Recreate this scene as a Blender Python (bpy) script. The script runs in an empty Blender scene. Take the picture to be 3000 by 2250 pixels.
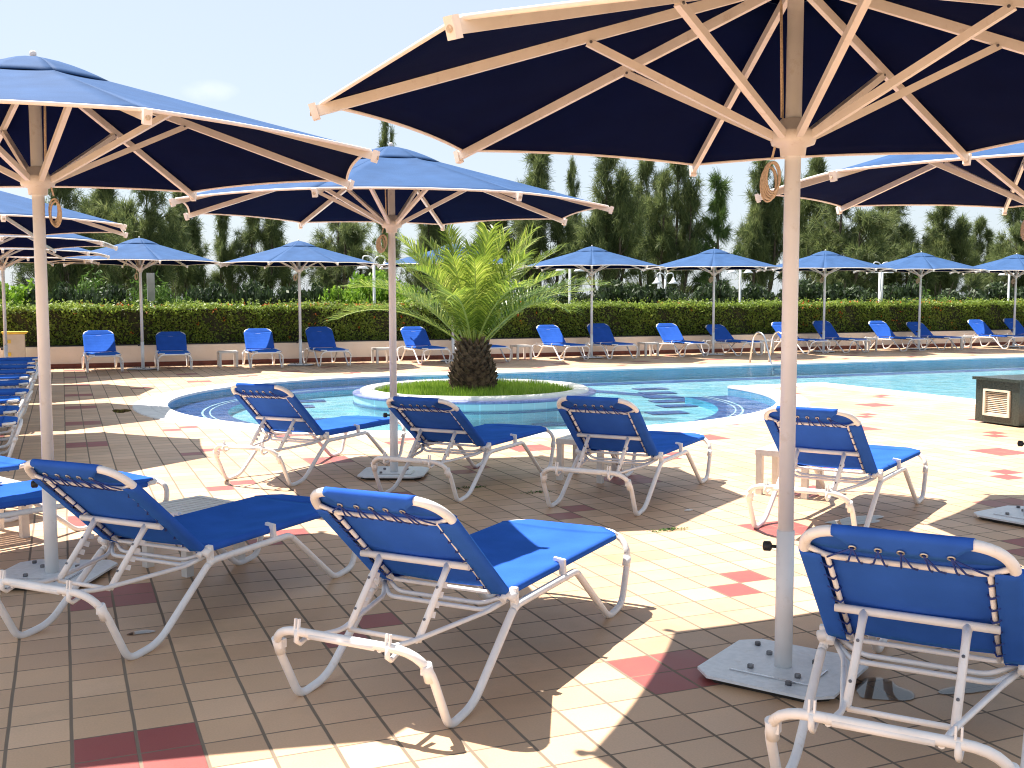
import bpy, math, random
import numpy as np
from math import sin, cos, pi, radians, hypot, atan2, sqrt
from mathutils import Vector, Matrix
from mathutils.geometry import tessellate_polygon
random.seed(7); RNG = np.random.default_rng(11)
scene = bpy.context.scene
COL = scene.collection
HC = 1.55

# ------------------------------------------------------------------ helpers
def norm(v): return v / max(np.linalg.norm(v), 1e-9)

class MB:
    def __init__(s): s.v = []; s.f = []; s.sm = []; s.mi = []
    def add(s, vs, fs, smooth=False, mi=0):
        b = len(s.v); s.v.extend([tuple(map(float, p)) for p in vs])
        for f in fs: s.f.append(tuple(b + i for i in f)); s.sm.append(smooth); s.mi.append(mi)
    def box(s, c, size, rot=None, mi=0):
        x, y, z = [q / 2 for q in size]
        P = [Vector((sx * x, sy * y, sz * z)) for sz in (-1, 1) for sy in (-1, 1) for sx in (-1, 1)]
        if rot is not None: P = [rot @ p for p in P]
        P = [p + Vector(c) for p in P]
        s.add(P, [(0, 2, 3, 1), (4, 5, 7, 6), (0, 1, 5, 4), (2, 6, 7, 3), (0, 4, 6, 2), (1, 3, 7, 5)], False, mi)
    def bar(s, a, b, w, h, up=(0, 0, 1), mi=0):
        a = Vector(a); b = Vector(b); d = (b - a); L = d.length; d.normalize()
        u = Vector(up); sd = d.cross(u)
        if sd.length < 1e-4: sd = d.cross(Vector((1, 0, 0)))
        sd.normalize(); u = sd.cross(d)
        R = Matrix((sd, d, u)).transposed()
        s.box((a + b) / 2, (w, L, h), R, mi)
    def tube(s, pts, r, n=8, caps=True, closed=False, mi=0):
        P = [np.array(p, float) for p in pts]; m = len(P)
        rs = r if hasattr(r, '__len__') else [r] * m
        T = []
        for i in range(m):
            if closed: t = P[(i + 1) % m] - P[i - 1]
            else: t = P[min(i + 1, m - 1)] - P[max(i - 1, 0)]
            T.append(norm(t))
        ref = np.array([0, 0, 1.]) if abs(T[0][2]) < .9 else np.array([1., 0, 0])
        N = norm(np.cross(T[0], np.cross(ref, T[0]))); vs = []
        for i in range(m):
            N = norm(N - T[i] * (N @ T[i])); B = np.cross(T[i], N)
            k = 1.0
            for j in range(n):
                a = 2 * pi * j / n
                vs.append(P[i] + (N * cos(a) + B * sin(a)) * rs[i])
        fs = []
        for i in range(m if closed else m - 1):
            i2 = (i + 1) % m
            for j in range(n):
                j2 = (j + 1) % n
                fs.append((i * n + j, i * n + j2, i2 * n + j2, i2 * n + j))
        s.add(vs, fs, True, mi)
        if caps and not closed:
            b = len(s.v) - len(vs)
            s.f.append(tuple(b + j for j in reversed(range(n)))); s.sm.append(False); s.mi.append(mi)
            s.f.append(tuple(b + (m - 1) * n + j for j in range(n))); s.sm.append(False); s.mi.append(mi)
    def lathe(s, prof, n=24, c=(0, 0, 0), smooth=True, mi=0):
        vs = []; fs = []
        for (r, z) in prof:
            for j in range(n):
                a = 2 * pi * j / n; vs.append((c[0] + r * cos(a), c[1] + r * sin(a), c[2] + z))
        for i in range(len(prof) - 1):
            for j in range(n):
                j2 = (j + 1) % n
                fs.append((i * n + j, i * n + j2, (i + 1) * n + j2, (i + 1) * n + j))
        s.add(vs, fs, smooth, mi)
    def prism(s, poly, z0, z1, mi=0):
        n = len(poly)
        vs = [(x, y, z0) for x, y in poly] + [(x, y, z1) for x, y in poly]
        fs = [tuple(reversed(range(n))), tuple(range(n, 2 * n))] + [(i, (i + 1) % n, n + (i + 1) % n, n + i) for i in range(n)]
        s.add(vs, fs, False, mi)
    def build(s, name, mats, parent=None):
        me = bpy.data.meshes.new(name); me.from_pydata(s.v, [], s.f)
        me.polygons.foreach_set('use_smooth', s.sm)
        if not isinstance(mats, (list, tuple)): mats = [mats]
        for m in mats: me.materials.append(m)
        if len(mats) > 1: me.polygons.foreach_set('material_index', s.mi)
        me.update()
        o = bpy.data.objects.new(name, me); COL.objects.link(o)
        if parent: o.parent = parent
        return o

def quads(name, V, mats, parent=None, k=4, mi=None, smooth=False):
    """V: (n,k,3) array of separate faces"""
    n = V.shape[0]; me = bpy.data.meshes.new(name)
    me.vertices.add(n * k); me.vertices.foreach_set('co', V.astype(np.float32).ravel())
    me.loops.add(n * k); me.loops.foreach_set('vertex_index', np.arange(n * k, dtype=np.int32))
    me.polygons.add(n); me.polygons.foreach_set('loop_start', np.arange(0, n * k, k, dtype=np.int32))
    me.polygons.foreach_set('loop_total', np.full(n, k, dtype=np.int32))
    if not isinstance(mats, (list, tuple)): mats = [mats]
    for m in mats: me.materials.append(m)
    if mi is not None: me.polygons.foreach_set('material_index', mi.astype(np.int32))
    me.update(calc_edges=True); me.validate()
    o = bpy.data.objects.new(name, me); COL.objects.link(o)
    if parent: o.parent = parent
    return o

def empty(name, loc=(0, 0, 0), rz=0):
    o = bpy.data.objects.new(name, None); COL.objects.link(o)
    o.location = loc; o.rotation_euler = (0, 0, rz); o.empty_display_size = .1
    return o
def tag(o, label=None, cat=None, group=None, kind=None):
    if label: o['label'] = label
    if cat: o['category'] = cat
    if group: o['group'] = group
    if kind: o['kind'] = kind
    return o
KIDS = {}
def copy_tree(o, parent=None):
    c = o.copy(); COL.objects.link(c)
    if parent: c.parent = parent
    for ch in o.children: copy_tree(ch, c)
    return c

def fillet(ctrl, rad, n=7):
    """polyline with rounded corners; rad per inner control point"""
    out = [np.array(ctrl[0], float)]
    for i in range(1, len(ctrl) - 1):
        p = np.array(ctrl[i], float); a = np.array(ctrl[i - 1], float); b = np.array(ctrl[i + 1], float)
        r = rad[i - 1]; da = norm(a - p); db = norm(b - p)
        d = min(r, np.linalg.norm(a - p) * .49, np.linalg.norm(b - p) * .49)
        p0 = p + da * d; p1 = p + db * d
        for t in np.linspace(0, 1, n):
            out.append((1 - t) ** 2 * p0 + 2 * t * (1 - t) * p + t * t * p1)
    out.append(np.array(ctrl[-1], float)); return out

# ------------------------------------------------------------------ materials
def mat(name):
    m = bpy.data.materials.new(name); m.use_nodes = True; nt = m.node_tree
    b = nt.nodes['Principled BSDF']; return m, nt, b
def N(nt, t, **kw):
    n = nt.nodes.new(t)
    for k, v in kw.items(): setattr(n, k, v)
    return n
def L(nt, a, b): nt.links.new(a, b)
def rgba(c): return (c[0], c[1], c[2], 1)

def noisy(name, c1, c2, scale=8, rough=.5, bump=0, bscale=60, detail=4, spec=.5, metal=0, c3=None, bdist=.01):
    m, nt, b = mat(name)
    tc = N(nt, 'ShaderNodeTexCoord'); no = N(nt, 'ShaderNodeTexNoise'); no.inputs['Scale'].default_value = scale; no.inputs['Detail'].default_value = detail
    L(nt, tc.outputs['Object'], no.inputs['Vector'])
    cr = N(nt, 'ShaderNodeValToRGB'); cr.color_ramp.elements[0].position = .35; cr.color_ramp.elements[1].position = .65
    cr.color_ramp.elements[0].color = rgba(c1); cr.color_ramp.elements[1].color = rgba(c2)
    L(nt, no.outputs['Fac'], cr.inputs['Fac']); col = cr.outputs['Color']
    if c3:
        n5 = N(nt, 'ShaderNodeTexNoise'); n5.inputs['Scale'].default_value = 16; n5.inputs['Detail'].default_value = 7; n5.inputs['Roughness'].default_value = .75; L(nt, tc.outputs['Object'], n5.inputs['Vector'])
        m5 = N(nt, 'ShaderNodeMapRange'); m5.inputs[1].default_value = .57; m5.inputs[2].default_value = .72; m5.inputs[4].default_value = .6; L(nt, n5.outputs['Fac'], m5.inputs[0])
        x5 = N(nt, 'ShaderNodeMixRGB'); L(nt, m5.outputs[0], x5.inputs[0]); L(nt, col, x5.inputs[1]); x5.inputs[2].default_value = rgba(c3); col = x5.outputs[0]
    L(nt, col, b.inputs['Base Color'])
    b.inputs['Roughness'].default_value = rough; b.inputs['Specular IOR Level'].default_value = spec; b.inputs['Metallic'].default_value = metal
    if bump:
        n2 = N(nt, 'ShaderNodeTexNoise'); n2.inputs['Scale'].default_value = bscale; L(nt, tc.outputs['Object'], n2.inputs['Vector'])
        bp = N(nt, 'ShaderNodeBump'); bp.inputs['Strength'].default_value = bump; bp.inputs['Distance'].default_value = bdist
        L(nt, n2.outputs['Fac'], bp.inputs['Height']); L(nt, bp.outputs['Normal'], b.inputs['Normal'])
    return m

def fabric(name, c, trans, tcol, rough=.8, sheen=.0, weave=900, spec=.5):
    m, nt, b = mat(name)
    tc = N(nt, 'ShaderNodeTexCoord')
    no = N(nt, 'ShaderNodeTexNoise'); no.inputs['Scale'].default_value = 5; no.inputs['Detail'].default_value = 5; L(nt, tc.outputs['Object'], no.inputs['Vector'])
    n2 = N(nt, 'ShaderNodeTexNoise'); n2.inputs['Scale'].default_value = weave; n2.inputs['Detail'].default_value = 1; L(nt, tc.outputs['Object'], n2.inputs['Vector'])
    mx = N(nt, 'ShaderNodeMixRGB'); mx.inputs[1].default_value = rgba([q * .72 for q in c]); mx.inputs[2].default_value = rgba([min(1, q * 1.26) for q in c])
    L(nt, no.outputs['Fac'], mx.inputs[0])
    m2 = N(nt, 'ShaderNodeMixRGB', blend_type='MULTIPLY'); m2.inputs[0].default_value = .5; L(nt, mx.outputs[0], m2.inputs[1])
    cr = N(nt, 'ShaderNodeValToRGB'); cr.color_ramp.elements[0].color = (.55, .55, .55, 1); cr.color_ramp.elements[1].color = (1.3, 1.3, 1.3, 1)
    L(nt, n2.outputs['Fac'], cr.inputs[0]); L(nt, cr.outputs[0], m2.inputs[2])
    L(nt, m2.outputs[0], b.inputs['Base Color'])
    b.inputs['Roughness'].default_value = rough; b.inputs['Specular IOR Level'].default_value = spec
    b.inputs['Sheen Weight'].default_value = sheen; b.inputs['Sheen Roughness'].default_value = .35; b.inputs['Sheen Tint'].default_value = (.12, .5, 1, 1)
    bp = N(nt, 'ShaderNodeBump'); bp.inputs['Strength'].default_value = .25; bp.inputs['Distance'].default_value = .004
    n3 = N(nt, 'ShaderNodeTexNoise'); n3.inputs['Scale'].default_value = 4; L(nt, tc.outputs['Object'], n3.inputs['Vector']); 
    ad = N(nt, 'ShaderNodeMath', operation='MULTIPLY_ADD'); L(nt, n3.outputs['Fac'], ad.inputs[0]); ad.inputs[1].default_value = 9; L(nt, n2.outputs['Fac'], ad.inputs[2])
    L(nt, ad.outputs[0], bp.inputs['Height']); L(nt, bp.outputs['Normal'], b.inputs['Normal'])
    if trans > 0:
        tr = N(nt, 'ShaderNodeBsdfTranslucent'); tr.inputs['Color'].default_value = rgba(tcol)
        ms = N(nt, 'ShaderNodeMixShader'); ms.inputs[0].default_value = trans
        L(nt, b.outputs[0], ms.inputs[1]); L(nt, tr.outputs[0], ms.inputs[2])
        L(nt, ms.outputs[0], nt.nodes['Material Output'].inputs['Surface'])
    return m

def leafmat(name, cols, trans=.35, rough=.5, pos=None):
    m, nt, b = mat(name)
    g = N(nt, 'ShaderNodeNewGeometry'); cr = N(nt, 'ShaderNodeValToRGB')
    e = cr.color_ramp.elements; k = len(cols)
    while len(e) < k: e.new(.5)
    for i, c in enumerate(cols): e[i].position = (pos[i] if pos else i / (k - 1)); e[i].color = rgba(c)
    tc = N(nt, 'ShaderNodeTexCoord'); no = N(nt, 'ShaderNodeTexNoise'); no.inputs['Scale'].default_value = 1.1; no.inputs['Detail'].default_value = 3
    L(nt, tc.outputs['Object'], no.inputs['Vector'])
    ma = N(nt, 'ShaderNodeMath', operation='MULTIPLY_ADD'); L(nt, no.outputs['Fac'], ma.inputs[0]); ma.inputs[1].default_value = .9
    mb = N(nt, 'ShaderNodeMath', operation='MULTIPLY_ADD'); L(nt, g.outputs['Random Per Island'], mb.inputs[0]); mb.inputs[1].default_value = .6; mb.inputs[2].default_value = -.25
    L(nt, mb.outputs[0], ma.inputs[2]); L(nt, ma.outputs[0], cr.inputs[0])
    L(nt, cr.outputs[0], b.inputs['Base Color']); b.inputs['Roughness'].default_value = rough; b.inputs['Specular IOR Level'].default_value = .4
    tr = N(nt, 'ShaderNodeBsdfTranslucent'); L(nt, cr.outputs[0], tr.inputs['Color'])
    ms = N(nt, 'ShaderNodeMixShader'); ms.inputs[0].default_value = trans
    L(nt, b.outputs[0], ms.inputs[1]); L(nt, tr.outputs[0], ms.inputs[2]); L(nt, ms.outputs[0], nt.nodes['Material Output'].inputs['Surface'])
    return m

TP, TX, TY = .2107, -.0189, 3.5641
def tilemat():
    m, nt, b = mat('terracotta tiles')
    tc = N(nt, 'ShaderNodeTexCoord'); sp = N(nt, 'ShaderNodeSeparateXYZ'); L(nt, tc.outputs['Object'], sp.inputs[0])
    def M(op, a, bb=None, c=None):
        n = N(nt, 'ShaderNodeMath', operation=op)
        for i, q in enumerate((a, bb, c)):
            if q is None: continue
            if isinstance(q, (int, float)): n.inputs[i].default_value = q
            else: L(nt, q, n.inputs[i])
        return n.outputs[0]
    dn = N(nt, 'ShaderNodeTexNoise'); dn.inputs['Scale'].default_value = 3; L(nt, tc.outputs['Object'], dn.inputs['Vector'])
    wob = M('MULTIPLY_ADD', dn.outputs['Fac'], .006, -.003)
    u = M('DIVIDE', M('ADD', M('SUBTRACT', sp.outputs[0], TX), wob), TP); v = M('DIVIDE', M('ADD', M('SUBTRACT', sp.outputs[1], TY), wob), TP)
    fu = M('FRACT', u); fv = M('FRACT', v); iu = M('FLOOR', u); iv = M('FLOOR', v)
    du = M('MINIMUM', fu, M('SUBTRACT', 1, fu)); dv = M('MINIMUM', fv, M('SUBTRACT', 1, fv))
    gu = N(nt, 'ShaderNodeMapRange'); gu.inputs[1].default_value = .022; gu.inputs[2].default_value = .036; L(nt, du, gu.inputs[0])
    gv = N(nt, 'ShaderNodeMapRange'); gv.inputs[1].default_value = .013; gv.inputs[2].default_value = .025; L(nt, dv, gv.inputs[0])
    tile = M('MINIMUM', gu.outputs[0], gv.outputs[0])
    mu = M('FLOORED_MODULO', iu, 10); mv = M('FLOORED_MODULO', iv, 10)
    blk = M('MULTIPLY', M('LESS_THAN', mu, 1.5), M('LESS_THAN', mv, 1.5))
    def eq(a, k): return M('LESS_THAN', M('ABSOLUTE', M('SUBTRACT', a, k)), .5)
    red = M('MAXIMUM', blk, M('MAXIMUM', M('MULTIPLY', eq(mu, 5), eq(mv, 5)), M('MULTIPLY', eq(mu, 6), eq(mv, 6))))
    cb = N(nt, 'ShaderNodeCombineXYZ'); L(nt, iu, cb.inputs[0]); L(nt, iv, cb.inputs[1])
    wn = N(nt, 'ShaderNodeTexWhiteNoise', noise_dimensions='2D'); L(nt, cb.outputs[0], wn.inputs['Vector'])
    cr = N(nt, 'ShaderNodeValToRGB'); e = cr.color_ramp.elements
    e[0].color = (.56, .355, .215, 1); e[1].color = (.71, .475, .30, 1); q = e.new(.5); q.color = (.64, .42, .255, 1)
    L(nt, wn.outputs['Value'], cr.inputs[0])
    rr = N(nt, 'ShaderNodeMixRGB'); L(nt, red, rr.inputs[0]); L(nt, cr.outputs[0], rr.inputs[1]); rr.inputs[2].default_value = (.33, .085, .075, 1)
    # fine mottling
    n1 = N(nt, 'ShaderNodeTexNoise'); n1.inputs['Scale'].default_value = 140; n1.inputs['Detail'].default_value = 3; L(nt, tc.outputs['Object'], n1.inputs['Vector'])
    n2 = N(nt, 'ShaderNodeTexNoise'); n2.inputs['Scale'].default_value = 1.3; n2.inputs['Detail'].default_value = 6; n2.inputs['Roughness'].default_value = .65; L(nt, tc.outputs['Object'], n2.inputs['Vector'])
    mo = M('ADD', M('MULTIPLY', n1.outputs['Fac'], .28), M('MULTIPLY_ADD', n2.outputs['Fac'], .34, .69))
    mm = N(nt, 'ShaderNodeMixRGB', blend_type='MULTIPLY'); mm.inputs[0].default_value = 1; L(nt, rr.outputs[0], mm.inputs[1])
    cc = N(nt, 'ShaderNodeCombineXYZ'); [L(nt, mo, cc.inputs[i]) for i in range(3)]; L(nt, cc.outputs[0], mm.inputs[2])
    # dirt stains
    n4 = N(nt, 'ShaderNodeTexNoise'); n4.inputs['Scale'].default_value = .55; n4.inputs['Detail'].default_value = 8; n4.inputs['Roughness'].default_value = .7; L(nt, tc.outputs['Object'], n4.inputs['Vector'])
    st = N(nt, 'ShaderNodeMapRange'); st.inputs[1].default_value = .50; st.inputs[2].default_value = .74; st.inputs[4].default_value = .5; L(nt, n4.outputs['Fac'], st.inputs[0])
    md = N(nt, 'ShaderNodeMixRGB'); L(nt, st.outputs[0], md.inputs[0]); L(nt, mm.outputs[0], md.inputs[1]); md.inputs[2].default_value = (.24, .16, .09, 1)
    gc = N(nt, 'ShaderNodeMixRGB'); gc.inputs[1].default_value = (.15, .11, .08, 1); gc.inputs[2].default_value = (.27, .21, .15, 1); L(nt, n2.outputs['Fac'], gc.inputs[0])
    fin = N(nt, 'ShaderNodeMixRGB'); L(nt, tile, fin.inputs[0]); L(nt, gc.outputs[0], fin.inputs[1]); L(nt, md.outputs[0], fin.inputs[2])
    L(nt, fin.outputs[0], b.inputs['Base Color'])
    ro = M('MULTIPLY_ADD', n2.outputs['Fac'], .35, .30); ro2 = M('ADD', ro, M('MULTIPLY', M('SUBTRACT', 1, tile), .4)); L(nt, ro2, b.inputs['Roughness'])
    b.inputs['Specular IOR Level'].default_value = .45
    bp = N(nt, 'ShaderNodeBump'); bp.inputs['Strength'].default_value = .5; bp.inputs['Distance'].default_value = .004
    h = M('ADD', tile, M('MULTIPLY', n1.outputs['Fac'], .12)); L(nt, h, bp.inputs['Height']); L(nt, bp.outputs[0], b.inputs['Normal'])
    return m

def pooltile(name, c, c2, p=.15, rough=.3):
    m, nt, b = mat(name)
    tc = N(nt, 'ShaderNodeTexCoord'); br = N(nt, 'ShaderNodeTexBrick'); br.offset = 0
    L(nt, tc.outputs['Object'], br.inputs['Vector']); br.inputs['Scale'].default_value = 1; br.inputs['Brick Width'].default_value = p; br.inputs['Row Height'].default_value = p
    br.inputs['Mortar Size'].default_value = .004; br.inputs['Color1'].default_value = rgba(c); br.inputs['Color2'].default_value = rgba(c2); br.inputs['Mortar'].default_value = rgba([min(1, q * 1.25 + .02) for q in c])
    # ripple light pattern bends with the water above, so only the tile colour varies here
    L(nt, br.outputs['Color'], b.inputs['Base Color']); b.inputs['Roughness'].default_value = rough
    return m

M_ = {}
M_['tiles'] = tilemat()
M_['white'] = noisy('white powder coated metal', (.82, .82, .82), (.89, .89, .89), 14, .34, .05, 200, spec=.5, c3=(.66, .60, .52))
M_['cream'] = noisy('cream coated aluminium', (.72, .68, .63), (.80, .76, .71), 9, .38, .04, 160, c3=(.56, .46, .37))
M_['pole'] = noisy('cream painted pole', (.83, .84, .84), (.89, .90, .90), 6, .38, .04, 160, c3=(.68, .65, .60))
M_['trim'] = noisy('off white binding', (.78, .72, .66), (.85, .79, .73), 30, .7)
M_['plate'] = noisy('galvanised plate', (.74, .79, .83), (.84, .88, .92), 34, .34, .15, 240, detail=8, c3=(.60, .60, .58))
M_['bolt'] = noisy('dull steel bolt', (.12, .12, .13), (.25, .25, .26), 40, .45, metal=.6)
M_['black'] = noisy('black plastic', (.015, .014, .014), (.03, .028, .028), 30, .45)
M_['rope'] = noisy('beige rope', (.52, .40, .27), (.72, .58, .42), 120, .85, .4, 400)
M_['cord'] = noisy('navy elastic cord', (.01, .03, .19), (.016, .05, .28), 50, .7)
M_['eyelet'] = noisy('brass eyelet', (.45, .42, .38), (.7, .66, .6), 50, .3, metal=.8)
M_['sling'] = fabric('blue sling fabric', (.042, .145, .62), .10, (.01, .08, .8), .6, .25, 1100, .0)
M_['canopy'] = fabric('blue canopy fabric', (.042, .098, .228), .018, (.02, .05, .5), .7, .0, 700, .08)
M_['undershade'] = fabric('navy canopy lining', (.0030, .0075, .042), .20, (.004, .03, .26), .9, .0, 700, .02)  # darker copy of the canopy fabric, underside shade put into its colour
M_['table'] = noisy('white plastic', (.66, .64, .60), (.76, .74, .70), 12, .4)
M_['wall'] = noisy('cream render', (.84, .76, .66), (.89, .82, .73), 2.5, .85, .3, 40, detail=8, c3=(.68, .60, .50))
M_['skirt'] = noisy('red brown skirting tiles', (.16, .035, .02), (.25, .06, .035), 6, .45, .1, 50)
M_['coping'] = noisy('white coping stone', (.68, .67, .64), (.80, .79, .76), 5, .6, .25, 90, detail=7, c3=(.52, .50, .45))
M_['pooltile'] = pooltile('pale cyan pool tile', (.26, .46, .52), (.30, .50, .56))
M_['poolwall'] = pooltile('azure pool wall tile', (.05, .40, .60), (.07, .45, .65))
M_['islandtile'] = pooltile('pale turquoise tile', (.42, .66, .72), (.50, .72, .77), .2)
M_['navy'] = pooltile('navy mosaic', (.014, .045, .20), (.03, .075, .27), .05)
M_['whiteline'] = noisy('white tile line', (.65, .72, .75), (.78, .82, .84), 20, .4)
M_['soil'] = noisy('rough grassy soil', (.05, .06, .025), (.10, .11, .045), 2, .95, .5, 30, detail=8)
M_['granite'] = noisy('dark green granite', (.012, .020, .016), (.045, .055, .045), 60, .22, detail=6)
M_['louvre'] = noisy('cream louvre', (.62, .54, .42), (.74, .66, .54), 9, .5)
M_['dark'] = noisy('dark recess', (.02, .018, .015), (.04, .035, .03), 9, .8)
M_['cabinet'] = noisy('cream cabinet paint', (.62, .55, .44), (.70, .63, .52), 4, .55)
M_['yellow'] = noisy('yellow trim', (.75, .52, .05), (.85, .62, .10), 9, .5)
M_['steel'] = noisy('brushed steel', (.55, .56, .57), (.7, .7, .71), 12, .22, metal=.9)
M_['greybox'] = noisy('grey box', (.30, .32, .33), (.38, .40, .41), 6, .5)
M_['lampwhite'] = noisy('white lamp metal', (.72, .74, .74), (.82, .84, .84), 9, .4)
M_['bark'] = noisy('grey brown bark', (.05, .035, .025), (.12, .09, .065), 9, .95, .6, 40)
M_['palmbark'] = noisy('palm leaf bases', (.035, .022, .013), (.19, .125, .075), 14, .9, .6, 60, detail=8)
M_['rachis'] = noisy('frond stem', (.24, .30, .05), (.38, .42, .10), 6, .5)
M_['frond'] = leafmat('palm leaflets', [(.05, .09, .014), (.13, .20, .026), (.30, .37, .05), (.58, .56, .16)], .5, .32)
M_['pine'] = leafmat('casuarina needles', [(.032, .052, .024), (.095, .135, .052), (.21, .255, .088), (.36, .39, .15)], .42, .6)
M_['pinelight'] = leafmat('young conifer needles', [(.03, .06, .02), (.07, .13, .03), (.14, .22, .05), (.2, .28, .07)], .3, .6)
M_['shrubdark'] = leafmat('dark shrub leaves', [(.012, .024, .010), (.028, .05, .018), (.05, .085, .026), (.085, .13, .04)], .25, .55)
M_['shrublime'] = leafmat('lime shrub leaves', [(.05, .12, .01), (.13, .26, .02), (.26, .42, .04), (.38, .52, .07)], .45, .5)
M_['shrubmid'] = leafmat('green shrub leaves', [(.025, .06, .01), (.06, .13, .02), (.12, .22, .035), (.18, .28, .06)], .35, .5)
M_['hedge'] = leafmat('hedge leaves', [(.07, .12, .02), (.17, .25, .036), (.27, .37, .055), (.40, .46, .09)], .45, .5)
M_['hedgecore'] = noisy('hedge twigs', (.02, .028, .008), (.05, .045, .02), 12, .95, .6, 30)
M_['flower'] = leafmat('orange flowers', [(.5, .07, .02), (.7, .16, .02), (.8, .28, .03)], .3, .6)
M_['grass'] = leafmat('grass blades', [(.09, .18, .015), (.20, .36, .03), (.34, .50, .06), (.50, .60, .16)], .4, .5)
M_['litter'] = noisy('white paper', (.7, .7, .68), (.8, .8, .78), 20, .8)

def watermat():
    m, nt, b = mat('pool water'); nt.nodes.remove(b)
    out = nt.nodes['Material Output']
    tc = N(nt, 'ShaderNodeTexCoord')
    n1 = N(nt, 'ShaderNodeTexNoise'); n1.inputs['Scale'].default_value = 3.2; n1.inputs['Detail'].default_value = 4; n1.inputs['Roughness'].default_value = .6; n1.inputs['Distortion'].default_value = .8
    L(nt, tc.outputs['Object'], n1.inputs['Vector'])
    bp = N(nt, 'ShaderNodeBump'); bp.inputs['Strength'].default_value = .8; bp.inputs['Distance'].default_value = .05; L(nt, n1.outputs['Fac'], bp.inputs['Height'])
    gl = N(nt, 'ShaderNodeBsdfGlossy'); gl.inputs['Roughness'].default_value = .03; L(nt, bp.outputs[0], gl.inputs['Normal'])
    tr = N(nt, 'ShaderNodeBsdfTransparent')
    cr = N(nt, 'ShaderNodeValToRGB'); cr.color_ramp.elements[0].position = .38; cr.color_ramp.elements[1].position = .62
    cr.color_ramp.elements[0].color = (.60, .88, .96, 1); cr.color_ramp.elements[1].color = (.93, 1, 1, 1)
    L(nt, n1.outputs['Fac'], cr.inputs[0]); L(nt, cr.outputs[0], tr.inputs['Color'])
    fr = N(nt, 'ShaderNodeFresnel'); fr.inputs['IOR'].default_value = 1.22; L(nt, bp.outputs[0], fr.inputs['Normal'])
    cl = N(nt, 'ShaderNodeMath', operation='MINIMUM'); L(nt, fr.outputs[0], cl.inputs[0]); cl.inputs[1].default_value = .5
    ms = N(nt, 'ShaderNodeMixShader'); L(nt, cl.outputs[0], ms.inputs[0]); L(nt, tr.outputs[0], ms.inputs[1]); L(nt, gl.outputs[0], ms.inputs[2])
    L(nt, ms.outputs[0], out.inputs['Surface']); return m
M_['water'] = watermat()
def puddlemat():
    m, nt, b = mat('puddle water'); nt.nodes.remove(b); out = nt.nodes['Material Output']
    gl = N(nt, 'ShaderNodeBsdfGlossy'); gl.inputs['Roughness'].default_value = .03
    tr = N(nt, 'ShaderNodeBsdfTransparent'); tr.inputs['Color'].default_value = (.74, .70, .66, 1)
    fr = N(nt, 'ShaderNodeFresnel'); fr.inputs['IOR'].default_value = 1.5
    ms = N(nt, 'ShaderNodeMixShader'); L(nt, fr.outputs[0], ms.inputs[0]); L(nt, tr.outputs[0], ms.inputs[1]); L(nt, gl.outputs[0], ms.inputs[2]); L(nt, ms.outputs[0], out.inputs['Surface']); return m
M_['puddle'] = puddlemat()

# ------------------------------------------------------------------ camera
yaw, pitch, roll = radians(22.6106), radians(4.6052), radians(-.0921)
F = np.array([sin(yaw) * cos(pitch), cos(yaw) * cos(pitch), -sin(pitch)]); R0 = np.array([cos(yaw), -sin(yaw), 0.]); U0 = np.cross(R0, F)
RR = R0 * cos(roll) + U0 * sin(roll); UU = -R0 * sin(roll) + U0 * cos(roll)
FP = 2324.69
def at(px, py, Y):
    """point on the vertical plane at distance Y seen at photo position (px,py) of a 2212-wide picture"""
    d = F * FP + RR * (px - 1106) - UU * (py - 829.5); t = Y / d[1]
    return d[0] * t, HC + d[2] * t
def ground(px, py, z=0):
    d = F * FP + RR * (px - 1106) - UU * (py - 829.5); t = (z - HC) / d[2]
    return d[0] * t, d[1] * t
cam = bpy.data.cameras.new('camera'); co = bpy.data.objects.new('camera', cam); COL.objects.link(co); scene.camera = co
cam.sensor_width = 36; cam.sensor_fit = 'HORIZONTAL'; cam.lens = 36 * FP / 2212; cam.clip_start = .05; cam.clip_end = 5000
co.matrix_world = Matrix(((RR[0], UU[0], -F[0], 0), (RR[1], UU[1], -F[1], 0), (RR[2], UU[2], -F[2], HC), (0, 0, 0, 1)))

# ------------------------------------------------------------------ light and sky
SX, SY = .29, -.45
sd = Vector((SX, SY, -1)).normalized()
sl = bpy.data.lights.new('sun', 'SUN'); sl.energy = 4.2; sl.angle = radians(.5); sl.color = (1, .93, .85)
so = bpy.data.objects.new('sun', sl); COL.objects.link(so); so.rotation_euler = sd.to_track_quat('-Z', 'Y').to_euler(); so.location = (-10, 20, 30)
w = bpy.data.worlds.new('World'); scene.world = w; w.use_nodes = True; nt = w.node_tree
bg = nt.nodes['Background']; sky = N(nt, 'ShaderNodeTexSky', sky_type='NISHITA'); sky.sun_disc = False
sky.sun_elevation = math.asin(-sd.z); sky.sun_rotation = atan2(-sd.x, -sd.y); sky.air_density = 1.0; sky.dust_density = 1.2; sky.ozone_density = 1.2; sky.altitude = 20
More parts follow.
